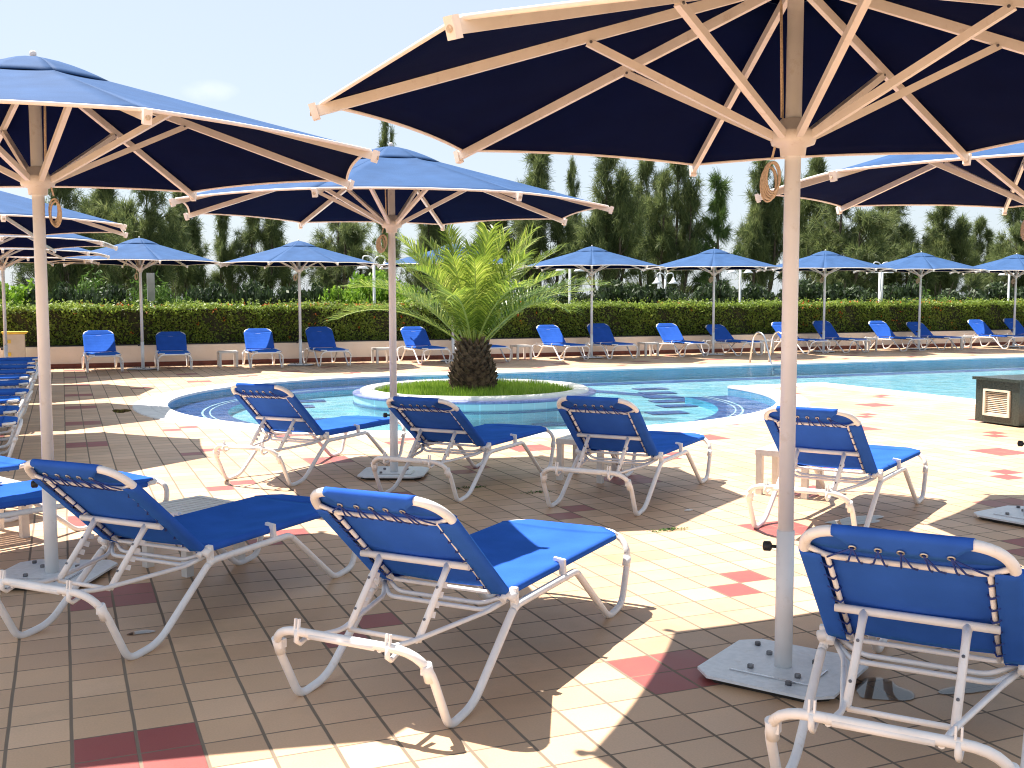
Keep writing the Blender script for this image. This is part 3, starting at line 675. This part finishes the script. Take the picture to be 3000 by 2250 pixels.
        b.build('rivet', M_['bolt'], o)
    b = MB()
    for s in (-1, 1): b.tube(fillet([(s * .30, .53, .335), (s * .25, .45, .30), (s * .158, .03, .282), (s * .155, -.175, .312)], [.03, .05], 5), .0105, 8)
    b.tube([(-.155, .075, .272), (.155, .075, .272)], .0105, 8)
    b.tube(fillet([(-.30, .53, .335), (-.225, .455, .30), (.225, .455, .30), (.30, .53, .335)], [.03, .03], 4), .0098, 8)
    b.build('slide_frame', M_['white'], root)
    bs = sling('back_sling', PB, LB, .12, .054, .014)
    for x in (-.14, -.065, .0, .065, .14):
        b = MB(); c = np.array(PB(x, LB - .040, -.030)); nrm = np.array([0, bn[0], bn[1]]); e1 = np.array([1., 0, 0]); e2 = np.array([0, bd[0], bd[1]])
        b.tube([c + (e1 * cos(t) + e2 * sin(t)) * .0095 for t in np.linspace(0, 2 * pi, 13)[:-1]], .0032, 6, closed=True); b.build('eyelet', M_['eyelet'], bs)
    # lacing
    b = MB()
    for i, x in enumerate((-.14, -.065, .0, .065, .14)):
        for dx_ in ((.035, -.012) if i < 2 else ((-.012, .035) if i == 2 else (.012, .05))):
            q = x + dx_ * (1 if i >= 2 else -1)
            b.tube([PB(x, LB - .040, -.032), PB(x + (q - x) * .7, LB - .128, -.026), PB(q, LB - .145, -.020), PB(q, LB - .159, -.004), PB(q, LB - .150, .006)], .0033, 5)
    for s in (-1, 1):
        b.tube([PB(s * .14, LB - .040, -.032), PB(s * .21, LB - .10, -.028), PB(s * .232, LB - .135, -.016)], .0033, 5)
        k = 7
        for i in range(k):
            s0 = LB - .19 - i * (LB - .24) / (k - 1)
            b.tube([PB(s * (SH - .05), s0 + .03, -.022), PB(s * (IX + .012), s0 + .004, -.017), PB(s * (IX - .005), s0, -.021), PB(s * (IX - .013), s0 - .004, -.006), PB(s * (IX - .004), s0 - .008, .007), PB(s * (SH - .03), s0 - .045, -.016)], .0036, 5)
    b.build('back_lacing', M_['cord'], root)
    for s in (-1, 1):
        b = MB(); zz = []
        for i in range(9):
            y = .62 + i * .118
            zz += [(s * (SH - .05), y, .350), (s * .248, y + .03, .338), (s * .232, y + .045, .352), (s * .25, y + .06, .362)]
        b.tube(zz, .0030, 5); b.build('seat_lacing', M_['cord'], root)
    b = MB(); zz = []
    for x in (-.15, -.09, -.03, .03, .09, .15): zz += [(x, 1.70, .352), (x + .02, 1.65, .338), (x + .03, 1.63, .352), (x + .035, 1.66, .36)]
    b.tube(zz, .0030, 5)
    b.build('end_lacing', M_['cord'], root)
    return root

lou = make_lounger(); lfirst = [lou]
lowb = make_lounger(.745, .0); lowf = [lowb]
highb = make_lounger(.812, .045); highf = [highb]
def put_l(x, y, hd_, label, group, proto=None):
    src, fl = {'low': (lowb, lowf), 'high': (highb, highf)}.get(proto, (lou, lfirst))
    o = fl.pop() if fl else copy_tree(src)
    o.location = (x, y, 0); o.rotation_euler = (0, 0, -radians(hd_)); tag(o, label, 'sun lounger', group); return o
g1 = 'blue sun loungers on the near side of the pool'
put_l(-.007, 5.047, 48.6, 'blue lounger at front left with the slatted table behind its seat', g1)
put_l(1.025, 3.832, 50.1, 'blue lounger front and centre, its seat half in sun and half in shade', g1)
put_l(2.25, 2.439, 52.5, 'nearest blue lounger at the bottom right, wholly in shade beside the base plate', g1, 'high')
put_l(3.45, 1.33, 50, 'blue lounger cut off by the right edge beside the nearest one', g1)
put_l(1.467, 9.056, 49.1, 'blue lounger leftmost of the four by the round pool, seat in full sun', g1)
put_l(2.502, 7.867, 49.4, 'blue lounger in full shade just right of the middle parasol pole', g1, 'low')
put_l(3.494, 6.879, 50.1, 'blue lounger third of the four by the round pool, only its foot end sunlit', g1)
put_l(4.425, 5.66, 57, 'blue lounger behind the big right hand pole, sunlit seat facing the pool', g1)
put_l(-1.14, 6.66, 63, 'blue lounger at the left edge whose foot end shows behind the front left pole', g1)
put_l(-1.92, 7.76, 63, 'blue lounger at the left edge beyond the white table, only its end showing', g1)
for i, y in enumerate((11.35, 12.55, 13.85, 15.0, 16.5, 17.8, 19.1, 20.4, 21.7, 23.0)):
    put_l(-2.2 - .03 * (i % 3), y, 90 + [-1, 1, 0, 2, -1, 0, 1, 0, -1, 1][i], ('nearest' if i == 0 else 'farthest' if i == 9 else ORD[i] + ' nearest') + ' lounger of the file down the left edge, feet towards the pool', 'loungers in a file down the left edge')
for i, x in enumerate(FARX):
    for s, nm in ((-1, 'left'), (1, 'right')):
        wh = {0: 'leftmost', 2: 'palm hidden'}.get(i, ORD[i])
        put_l(x + s * .74 + [-.1, -.12, -.02, -.18, -.2, -.2, -.15, -.1, -.1][i] + .03 * sin(i * 3 + s), 25.42 + .04 * cos(i * 5 + s), 180 + 3 * sin(i * 2.3 + s),  f'blue lounger {nm} of the pole under the {wh} parasol by the hedge', 'loungers along the flowering hedge', (None, 'high', None, 'low')[(2 * i + (s > 0) * 3) % 4])

# ------------------------------------------------------------------ side tables
def make_table():
    root = empty('side_table'); a = .21
    b = MB(); z = .345
    for s in (-1, 1):
        b.box((0, s * (a - .02), z - .012), (2 * a, .04, .045)); b.box((s * (a - .02), 0, z - .012), (.04, 2 * a - .082, .045))
    for i in range(6): b.box((0, -.145 + i * .058, z), (2 * a - .084, .044, .014))
    b.build('table_top', M_['table'], root)
    for sx in (-1, 1):
        for sy in (-1, 1):
            b = MB(); b.box((sx * (a - .028), sy * (a - .028), .155), (.048, .048, .31)); b.build('leg', M_['table'], root)
    return root
tab = make_table(); tf = [tab]
def put_t(x, y, rz, label, g_):
    o = tf.pop() if tf else copy_tree(tab); o.location = (x, y, 0); o.rotation_euler = (0, 0, radians(rz)); tag(o, label, 'side table', g_)
put_t(.66, 6.40, 31, 'shaded white slatted table between the two front loungers', 'tables among the near loungers')
put_t(-.52, 7.66, 27, 'sunlit white table at the left edge between the two lounger ends', 'tables among the near loungers')
put_t(4.12, 8.20, 42, 'white slatted table showing left of the third lounger by the round pool', 'tables among the near loungers')
put_t(5.28, 6.95, 34, 'pale sunlit table half hidden behind the big right hand pole', 'tables among the near loungers')
for i, y in enumerate((13.2, 14.45, 17.15, 19.75, 22.3)): put_t(-1.15 + .18 * (i > 1), y, 2, ('nearest' if i == 0 else ORD[i] + ' nearest') + ' white table between the loungers of the left edge file', 'tables in the left edge file')
for i, x in enumerate((3.4, 7.0, 10.6, 14.25, 17.9, 21.5, 25.1, 28.8)): put_t(x, 24.85, 3 * sin(i), ('leftmost' if i == 0 else ORD[i] + ' from the left') + ' white table between the lounger pairs by the hedge', 'tables along the flowering hedge')

# ------------------------------------------------------------------ cabinet, vent box, ladder, posts
cab = empty('utility_cabinet', (-.98, 25.4, 0)); tag(cab, 'cream metal cabinet with yellow lid and labels against the hedge at left', 'cabinet')
b = MB(); b.box((0, 0, .38), (.42, .36, .80)); b.build('body', M_['cabinet'], cab)
b = MB(); b.prism([(-.22, -.20), (.25, -.20), (.25, .2), (-.22, .2)], .785, .81); b.prism([(-.24, -.22), (.27, -.22), (.27, .22), (-.24, .22)], .81, .835); b.build('lid', M_['yellow'], cab)
for z in (.63, .36):
    b = MB(); b.box((-.12, -.185, z), (.12, .008, .075)); lb_ = b.build('warning_label', M_['yellow'], cab)
    b = MB(); b.tube([(-.13, -.1895, z + .022), (-.115, -.1895, z + .004), (-.13, -.1895, z + .002), (-.118, -.1895, z - .022)], .004, 4); b.build('bolt_symbol', M_['black'], lb_)
vb = empty('vent_box', (10.4, 9.38, 0)); tag(vb, 'dark granite box with cream louvred vent standing by the right edge', 'vent housing')
b = MB(); H = .55
b.box((.45, .06, H / 2 - .0), (.90, .12, H - .04)); b.box((.45, .60, H / 2), (.90, .12, H - .04)); b.box((.06, .33, H - .095), (.12, .418, .15)); b.box((.06, .33, .065), (.12, .418, .09)); b.box((.55, .33, H / 2), (.5, .418, H - .06))
b.build('housing', M_['granite'], vb)
b = MB(); b.box((.44, .33, H), (.95, .72, .035)); b.build('top_slab', M_['granite'], vb)
b = MB(); b.box((-.004, .145, .265), (.03, .03, .32)); b.box((-.004, .515, .265), (.03, .03, .32)); b.box((-.004, .33, .415), (.03, .342, .025)); b.box((-.004, .33, .117), (.03, .342, .03))
gr = b.build('grille_frame', M_['louvre'], vb)
b = MB()
for i in range(12): b.box((.01, .33, .14 + i * .0225), (.022, .34, .008), Matrix.Rotation(radians(-28), 3, 'Y'))
b.build('louvres', M_['louvre'], gr)
b = MB(); b.box((.10, .33, .265), (.01, .41, .30)); b.build('recess', M_['dark'], vb)
ld = empty('pool_ladder', (15.25, 20.9, 0)); tag(ld, 'curved steel pool ladder handrails at the far pool edge', 'pool ladder')
for x in (-.27, .27):
    b = MB(); b.tube(fillet([(x, .42, 0), (x, .30, .62), (x, .12, .74), (x, -.12, .68), (x, -.42, .02), (x, -.50, -.30)], [.10, .12, .14, .2], 8), .021, 10); b.build('handrail', M_['steel'], ld)
for z in (-.1, -.24):
    b = MB(); b.box((0, -.485, z), (.5, .07, .02)); b.build('step', M_['steel'], ld)
def lamp_post(px, Y, top, label, thick=.035):
    x, z = at(px, 600, Y); r = empty('lamp_post', (x, Y, -.55)); tag(r, label, 'lamp post', 'twin lamp posts behind the hedge')
    h = top + .55
    b = MB(); b.tube([(0, 0, 0), (0, 0, h - .18)], [thick * 1.2, thick], 12); b.build('post', M_['lampwhite'], r)
    for s in (-1, 1):
        b = MB(); b.tube(fillet([(0, 0, h - .35), (s * .03, 0, h), (s * .30, 0, h + .02), (s * .30, 0, h - .16)], [.15, .2], 9), .017, 8); am = b.build('arm', M_['lampwhite'], r)
        b = MB(); b.lathe([(.0, h - .12), (.04, h - .14), (.055, h - .20), (.10, h - .26), (.165, h - .32), (.16, h - .325), (.08, h - .28), (.0, h - .25)], 16, (s * .30, 0, 0)); b.build('lamp_shade', M_['lampwhite'], am)
for px, Y, nm in ((808, 27.6, 'white twin armed lamp post left of the palm'), (1231, 28.2, 'white lamp post just right of the palm, head hidden by a parasol'), (1437, 30.0, 'white lamp post between the fourth and fifth far parasols'), (1599, 28.6, 'white twin armed lamp post rising behind the fifth far parasol'), (1903, 27.0, 'thick white twin armed lamp post between the far right parasols'), (2180, 28.5, 'white lamp post at the far right edge behind the last parasol')):
    lamp_post(px, Y, 2.62 if px != 1437 else 2.3, nm, .07 if px == 1903 else .035)
x, z = at(325, 600, 27); r = empty('equipment_post', (x, 27, -.55)); tag(r, 'slim white post carrying a tall grey box behind the hedge', 'post')
b = MB(); b.tube([(0, 0, 0), (0, 0, 2.2)], .03, 10); b.build('post', M_['lampwhite'], r)
b = MB(); b.box((0, -.06, 2.36), (.17, .10, .66)); b.build('grey_box', M_['greybox'], r)

# puddles and litter
def blob(name, cx, cy, rx, ry, m, seed, label, cat, z=.0035):
    rnd = random.Random(seed); ph = [rnd.random() * 6 for _ in range(4)]; pts = []
    for i in range(40):
        a = 2 * pi * i / 40; k = 1 + .22 * sin(2 * a + ph[0]) + .14 * sin(3 * a + ph[1]) + .05 * sin(5 * a + ph[2]) + .02 * sin(9 * a + ph[3])
        pts.append((cx + rx * k * cos(a), cy + ry * k * sin(a)))
    o = sheet(name, pts, [], z, m, None); tag(o, label, cat); return o
for i, (px, py, rx, ry, lb) in enumerate(((1905, 1492, .13, .10, 'puddle on the tiles behind the nearest lounger, by the base plate'), (2105, 1484, .14, .06, 'puddle on the tiles under the nearest lounger, near the right edge'), (1850, 1125, .26, .10, 'puddle under the lounger behind the big right hand pole'), (305, 1367, .05, .035, 'small bright puddle between the legs of the front left lounger'), (262, 888, .10, .30, 'wet patch beside the left end of the pool coping'))):
    gx, gy = ground(px, py); blob('puddle', gx, gy, rx, ry, M_['puddle'], i, lb, 'puddle')
gx, gy = ground(1487, 1104); b = MB(); b.prism([(gx - .035, gy), (gx, gy - .02), (gx + .04, gy + .005), (gx + .01, gy + .02)], .002, .012); o = b.build('paper_scrap', M_['litter']); tag(o, 'crumpled white paper scrap on the tiles by the third lounger foot', 'litter')
for i, (px, py) in enumerate(((1013, 1054), (1160, 1064), (1447, 1145))):
    gx, gy = ground(px, py); n = 90; C_ = np.stack([gx + RNG.normal(0, .07, n), gy + RNG.normal(0, .022, n), .003 + .006 * RNG.random(n)], 1)
    o = quads('moss', leafquads(C_, np.tile([0, 0, 1], (n, 1)), .010, .3), M_['shrubmid']); tag(o, ['green moss tuft in the tile joints behind the front centre lounger', 'green moss tuft in the joints right of the fully shaded lounger', 'moss tuft where the middle shade meets sunlit tiles'][i], 'moss', kind='stuff')

# ------------------------------------------------------------------ palm
pm = empty('palm_tree', (PC[0] - .03, PC[1] + .0, .0)); tag(pm, 'short palm tree with a fat scaly trunk on the round pool island', 'palm tree')
def tr_(z): return np.interp(z, [0, .10, .30, .52, .70, .84], [.30, .37, .37, .30, .22, .16])
b = MB(); b.lathe([(tr_(z) * .93, z) for z in np.linspace(0, .84, 14)] + [(0, .86)], 24)
k = 0
for row in range(15):
    z = .02 + row * .055; m = 15 if row < 9 else 12
    for j in range(m):
        a = 2 * pi * (j + .5 * (row % 2)) / m + random.uniform(-.07, .07); r = float(tr_(z)); w_ = pi * r / m * 1.0
        er = np.array([cos(a), sin(a), 0]); et = np.array([-sin(a), cos(a), 0]); up = np.array([0, 0, 1.])
        jut = random.uniform(.035, .075) + (.03 if row > 11 else 0); hgt = random.uniform(.075, .11) + (.05 if row > 11 else 0)
        c = er * r * .93 + up * z
        base = [c - et * w_ * 1.05, c + et * w_ * 1.05, c + et * w_ * .8 + er * jut * .4 + up * hgt * .5, c + er * jut + up * hgt + et * w_ * .25, c + er * jut + up * hgt - et * w_ * .25, c - et * w_ * .8 + er * jut * .4 + up * hgt * .5]
        top = c + up * hgt * .95 + er * .0
        b.add(base + [top, c - up * .01], [(0, 1, 2, 3, 4, 5), (3, 2, 6), (4, 3, 6), (5, 4, 6), (2, 1, 6), (0, 5, 6)])
b.build('trunk', M_['palmbark'], pm)
def frond(az, el, Lf, droop, seed):
    rnd = np.random.default_rng(seed); b = MB(); n = 26; p = np.array([cos(az) * .10, sin(az) * .10, (.76 + rnd.uniform(-.06, .06))]); pts = [p.copy()]; e = el; T = []
    roll_ = rnd.uniform(-.5, .5); swing = rnd.uniform(-.25, .25)
    for i in range(n):
        d_ = np.array([cos(az + swing * (i / n) ** 2) * cos(e), sin(az + swing * (i / n) ** 2) * cos(e), sin(e)]); T.append(d_); p = p + d_ * Lf / n; pts.append(p.copy()); e -= droop / n * (.5 + 1.4 * i / n)
    b.tube(pts, [.015 * (1 - .8 * i / n) + .002 for i in range(n + 1)], 5, mi=0)
    side0 = np.array([-sin(az), cos(az), 0.])
    m = 62
    for i in range(m):
        t = .14 + .86 * i / (m - 1); f_ = t * n; i0 = min(int(f_), n - 1); q = pts[i0] + (pts[i0 + 1] - pts[i0]) * (f_ - i0); d_ = T[i0]
        upv = norm(np.cross(d_, side0)) ; upv = -upv if upv[2] < 0 else upv
        ln_ = (.36 * (sin(pi * min(1, (t - .08) * .92)) ** .55) + .05) * Lf / 1.8 * rnd.uniform(.85, 1.1)
        for s in (-1, 1):
            v_ = rnd.uniform(.25, .55); dirv = norm(d_ * (.55 + .75 * t) + side0 * s * (1 - .3 * t) + upv * v_ + rnd.normal(0, .06, 3))
            dr2 = norm(dirv + np.array([0, 0, -.8])); w_ = .0095
            wv = norm(np.cross(dirv, upv)) * w_
            a0 = q; a1 = q + dirv * ln_ * .55; a2 = a1 + norm(dirv * .5 + dr2 * .5) * ln_ * .45
            b.add([a0 - wv * .5, a0 + wv * .5, a1 + wv, a1 - wv, a2], [(0, 1, 2, 3), (3, 2, 4)], False, 1)
    return b.build('frond', [M_['rachis'], M_['frond']], pm)
ga = 2.39996
NF = 38
for i in range(NF):
    t = i / (NF - 1); el = radians(87 - 45 * t ** .9 + random.uniform(-6, 6)); Lf = 1.68 + .55 * t + random.uniform(-.12, .12)
    frond(i * ga + .4, el, Lf, radians(15 + 46 * t), 100 + i)

# ------------------------------------------------------------------ trees and shrubs behind
def needles(base, dirs, n_each, ln_, wd, droop):
    n = len(base); B_ = np.repeat(base, n_each, 0); D_ = np.repeat(dirs, n_each, 0)
    B_ = B_ + RNG.normal(0, .05, B_.shape)
    d_ = D_ * .9 + RNG.normal(0, .42, B_.shape) + np.array([0, 0, droop]); d_ /= np.linalg.norm(d_, axis=1)[:, None]
    l_ = ln_ * (.5 + RNG.random(len(B_)))[:, None]
    s_ = np.cross(d_, RNG.normal(0, 1, B_.shape)); s_ /= np.linalg.norm(s_, axis=1)[:, None] + 1e-9
    return np.stack([B_ - s_ * wd, B_ + s_ * wd, B_ + d_ * l_ + s_ * wd * .3, B_ + d_ * l_ - s_ * wd * .3], 1)
def pine_proto(seed, H, W, low, shape, mt, dens=1.0, up=.9, name='casuarina_tree', fork=1):
    rnd = random.Random(seed); root = empty(name); b = MB(); bases = []; dirs = []
    leaders = [(0, 0, 1.0)] + [(rnd.uniform(.14, .30) * W * cos(q * 2.4 + seed), rnd.uniform(.14, .30) * W * sin(q * 2.4 + seed), rnd.uniform(.62, .95)) for q in range(fork - 1)]
    for (lx, ly, lh) in leaders:
        n = 9; tr = []
        for i in range(n + 1):
            t = i / n; tr.append(np.array([lx * min(1, t * 1.9) + .05 * sin(t * 7 + seed), ly * min(1, t * 1.9) + .05 * cos(t * 5 + seed), H * lh * t]))
        b.tube(tr, [(.018 * H) * (1 - .88 * i / n) + .01 for i in range(n + 1)], 7)
        nb = int(17 * dens * lh)
        for k in range(nb):
            t = low + (1 - low) * ((k + rnd.random()) / nb) ** .95; f_ = t * n; i0 = min(int(f_), n - 1); p = tr[i0] + (tr[i0 + 1] - tr[i0]) * (f_ - i0)
            az = rnd.random() * 2 * pi; wr = shape(((t - low) / (1 - low))) * W * .56 * rnd.choice((.45, .8, 1.0, 1.35))
            if fork > 1: wr *= (.72 if fork < 4 else .64)
            el = up * rnd.uniform(.55, 1.15) * (.5 + .7 * t); L_ = wr / max(.35, cos(el)); m = 6; q = p.copy(); pts = [q.copy()]; e = el
            for j in range(m):
                d_ = np.array([cos(az) * cos(e), sin(az) * cos(e), sin(e)]); q = q + d_ * L_ / m; pts.append(q.copy()); az += rnd.uniform(-.15, .15); e += rnd.uniform(-.1, .12)
                if j >= 1:
                    for _ in range(3):
                        off = np.array([rnd.gauss(0, 1), rnd.gauss(0, 1), rnd.gauss(0, .8)]) * .10 * (W / 3); bases.append(q + off); dirs.append(norm(d_ + off * 2))
            b.tube(pts, [.022 * (1 - .85 * j / m) + .004 for j in range(m + 1)], 4, caps=False)
        for j in range(6): bases.append(tr[-1] - np.array([0, 0, j * .13])); dirs.append(np.array([0, 0, 1.]))
    b.build('trunk', M_['bark'], root)
    bases = np.array(bases); dirs = np.array(dirs)
    Q_ = np.concatenate([needles(bases, dirs, 20, .30, .0125, .12), needles(bases, dirs, 10, .42, .0115, -1.1)])
    quads('crown', Q_, mt, root)
    return root
taper = lambda t: .10 + .95 * min(1, .6 + t * 2.6) * (1 - t) ** 1.05
cone = lambda t: (1 - t) ** .8 * (.35 + .65 * min(1, t * 5 + .3)) + .06
full = lambda t: max(.12, sin(pi * min(1, .16 + t * .86)) ** .8)
slim = lambda t: .55 * sin(pi * (.2 + .78 * t)) + .18
protos = {'A': pine_proto(1, 7, 3.3, .36, taper, M_['pine'], 1.0, 1.15, fork=5), 'B': pine_proto(2, 7, 3.0, .33, taper, M_['pine'], .9, 1.15, fork=4), 'C': pine_proto(3, 7, 2.6, .38, taper, M_['pine'], .75, 1.1, fork=3), 'D': pine_proto(5, 6, 2.0, .10, cone, M_['pinelight'], 1.5, .35, 'conifer_tree', 1), 'E': pine_proto(8, 7, 4.0, .30, full, M_['pine'], 1.15, .7, fork=5)}
used = set()
def put_tree(kind, px, topy, Y, wpx, label):
    src = protos[kind]; x, z = at(px, topy, Y); H0 = {'D': 6}.get(kind, 7.0)
    o = src if kind not in used else copy_tree(src); used.add(kind)
    sc = (z + .55) / H0; W0 = {'A': 3.3, 'B': 3.0, 'C': 2.6, 'D': 2.0, 'E': 4.0}[kind]
    dist = x * F[0] + Y * F[1]; ws = wpx * dist / FP / W0
    o.location = (x, Y, -.55); o.scale = (ws, ws, sc); o.rotation_euler = (0, 0, px * 1.37); tag(o, label, 'tree', 'trees beyond the hedge')
TREES = [('E', 130, 385, 39, 170, 'dark spreading pine at far left behind the left edge parasols'), ('A', 225, 372, 41, 170, 'dense dark pine seen just right of the front left pole'), ('E', 318, 380, 38, 170, 'broad dark pine above the leftmost hedge parasol'), ('A', 392, 415, 40, 120, 'dark drooping pine right of the broad one, left of the bright gap'),
 ('C', 478, 440, 42, 85, 'slender pine with bare trunk standing alone in the bright gap'), ('B', 572, 430, 41, 120, 'open crowned pine above the second hedge parasol'), ('E', 728, 440, 40, 165, 'bushy pine rising between second hedge parasol and palm'), ('C', 832, 292, 44, 70, 'tall thin tree whose tip peeks over the middle parasol'), ('A', 925, 430, 40, 110, 'dark pine directly behind the palm fronds'), ('B', 1060, 440, 42, 120, 'pine behind the palm crown under the middle parasol edge'),
 ('A', 1165, 338, 41, 160, 'pine with several upright leaders right of the middle parasol top'), ('C', 1235, 372, 44, 60, 'narrow feathery pine just left of the tallest group'), ('A', 1310, 343, 39, 150, 'tall full pine below the front right parasol edge, left one'), ('B', 1400, 352, 43, 100, 'mid green pine between the two tallest ones'), ('B', 1462, 345, 39, 130, 'tall feathery pine above the gap between fourth and fifth hedge parasols'),
 ('D', 1553, 392, 38, 88, 'small cone shaped conifer standing by itself between taller pines'), ('A', 1645, 358, 39, 130, 'upright pine just left of the big right hand pole'), ('B', 1765, 352, 41, 120, 'pine whose tips show between the two right hand parasols'), ('E', 1815, 415, 38, 180, 'broad bushy pine below the right edge parasol'), ('E', 1915, 425, 40, 170, 'wide rounded pine above the seventh hedge parasol'), ('A', 2035, 452, 39, 150, 'olive green pine right of the wide rounded one'), ('B', 2120, 480, 43, 80, 'thin pine in the gap near the right edge'), ('E', 2195, 450, 39, 150, 'bushy pine at the right edge of the photo'), ('A', 2290, 440, 40, 150, 'pine just beyond the right edge')]
for t in TREES: put_tree(*t)

def shrub_proto(seed, W, H, m, name, size, n, upright=False):
    rnd = random.Random(seed); root = empty(name); b = MB(); C_ = []; Nn = []
    for k in range(15):
        a = rnd.random() * 2 * pi; r = rnd.uniform(.1, .42) * W; h = rnd.uniform(.6, .95) * H
        b.tube([(0, 0, 0), (r * .5 * cos(a), r * .5 * sin(a), h * .5), (r * cos(a), r * sin(a), h)], [.035, .02, .006], 5, caps=False)
    b.build('stem', M_['bark'], root)
    nl = 34
    for k in range(nl):
        a = rnd.random() * 2 * pi; rr_ = sqrt(rnd.random()) * .42 * W; h = rnd.uniform(.3, 1.0) * H * (1 - .35 * (rr_ / (.42 * W)) ** 2); c = np.array([rr_ * cos(a), rr_ * sin(a), h * .85]); s = np.array([.17, .17, .13 if not upright else .24]) * (W + H) / 2 * rnd.uniform(.6, 1.15)
        m_ = n // nl; v = RNG.normal(0, 1, (m_, 3)); v /= np.linalg.norm(v, axis=1)[:, None]; rad = RNG.random(m_) ** .35
        C_.append(c + v * rad[:, None] * s); Nn.append(v)
    # skirt near ground so that no light shows below
    C_ = np.concatenate(C_); Nn = np.concatenate(Nn)
    quads('leaves', leafquads(C_, Nn, size, .6, .45 if not upright else .16), m, root)
    return root
sp_ = {'dark': shrub_proto(1, 3.2, 3.0, M_['shrubdark'], 'shrub', .10, 13000), 'lime': shrub_proto(2, 2.8, 3.0, M_['shrublime'], 'shrub', .085, 6500), 'mid': shrub_proto(3, 2.6, 3.0, M_['shrubmid'], 'shrub', .13, 7500, True), 'dark2': shrub_proto(4, 3.4, 2.7, M_['shrubdark'], 'shrub', .11, 13000)}
used2 = set()
def put_shrub(kind, px, topy, Y, wpx, label):
    src = sp_[kind]; x, z = at(px, topy, Y); H0 = {'dark2': 2.7}.get(kind, 3.0); W0 = {'dark': 3.2, 'lime': 2.8, 'mid': 2.6, 'dark2': 3.4}[kind]
    o = src if kind not in used2 else copy_tree(src); used2.add(kind); dist = x * F[0] + Y * F[1]; ws = wpx * dist / FP / W0 * 1.15
    o.location = (x, Y, -.55); o.scale = (ws, ws, (z + .55) / H0 * 1.03); o.rotation_euler = (0, 0, px * .77); tag(o, label, 'shrub', 'shrubs between the hedge and the trees')
SH_ = [('lime', 35, 560, 31, 150, 'bright leafy shrub at the left edge above the cream cabinet'), ('dark2', 100, 590, 30, 150, 'dark shrub right behind the front left pole'), ('mid', 165, 570, 32, 140, 'green shrub left of the leftmost hedge parasol pole'), ('dark', 225, 595, 29.5, 130, 'dark shrub with bare twigs below the leftmost hedge parasol'), ('mid', 285, 592, 29.5, 100, 'upright green shrub left of the grey box post'), ('mid', 365, 588, 30, 120, 'upright green shrub right of the grey box post'), ('dark', 445, 592, 31, 110, 'dark round shrub below the bright gap'), ('dark2', 500, 600, 30, 90, 'low dark round shrub beside the bare pine trunk'), ('dark', 570, 588, 30.5, 130, 'dark shrub left of the second hedge parasol pole'), ('dark2', 655, 592, 30, 130, 'dark shrub right of the second hedge parasol pole'), ('lime', 745, 575, 29.3, 110, 'lime green shrub left of the twin lamp'), ('lime', 815, 535, 30.5, 130, 'tall lime green shrub behind the twin lamp'), ('lime', 880, 575, 29.6, 90, 'lime shrub behind the middle parasol pole and palm'), ('dark', 950, 590, 30, 120, 'dark shrub behind the left palm fronds'), ('dark2', 1040, 590, 30, 120, 'dark shrub directly behind the palm'), ('dark', 1120, 590, 30, 120, 'dark shrub behind the right palm fronds')]
px = 1195; i = 0
while px < 2290:
    kind = 'mid' if 2000 < px < 2060 else ('dark', 'dark2')[i % 2]
    near = ['', 'hedge parasol four', 'hedge parasol five', 'hedge parasol six', 'hedge parasol seven', 'hedge parasol eight'][min(5, 1 + int((px - 1195) / 225))]
    SH_.append((kind, px, 597 + 8 * sin(i * 2.1) + (8 if px > 2060 else 0), 30 + .5 * sin(i), 125, f'{["dark","brownish dark","deep green","dense dark"][i % 4] if kind != "mid" else "brighter green"} shrub number {i + 1} rightwards from the palm behind {near}')); px += 68; i += 1
for s in SH_: put_shrub(*s)
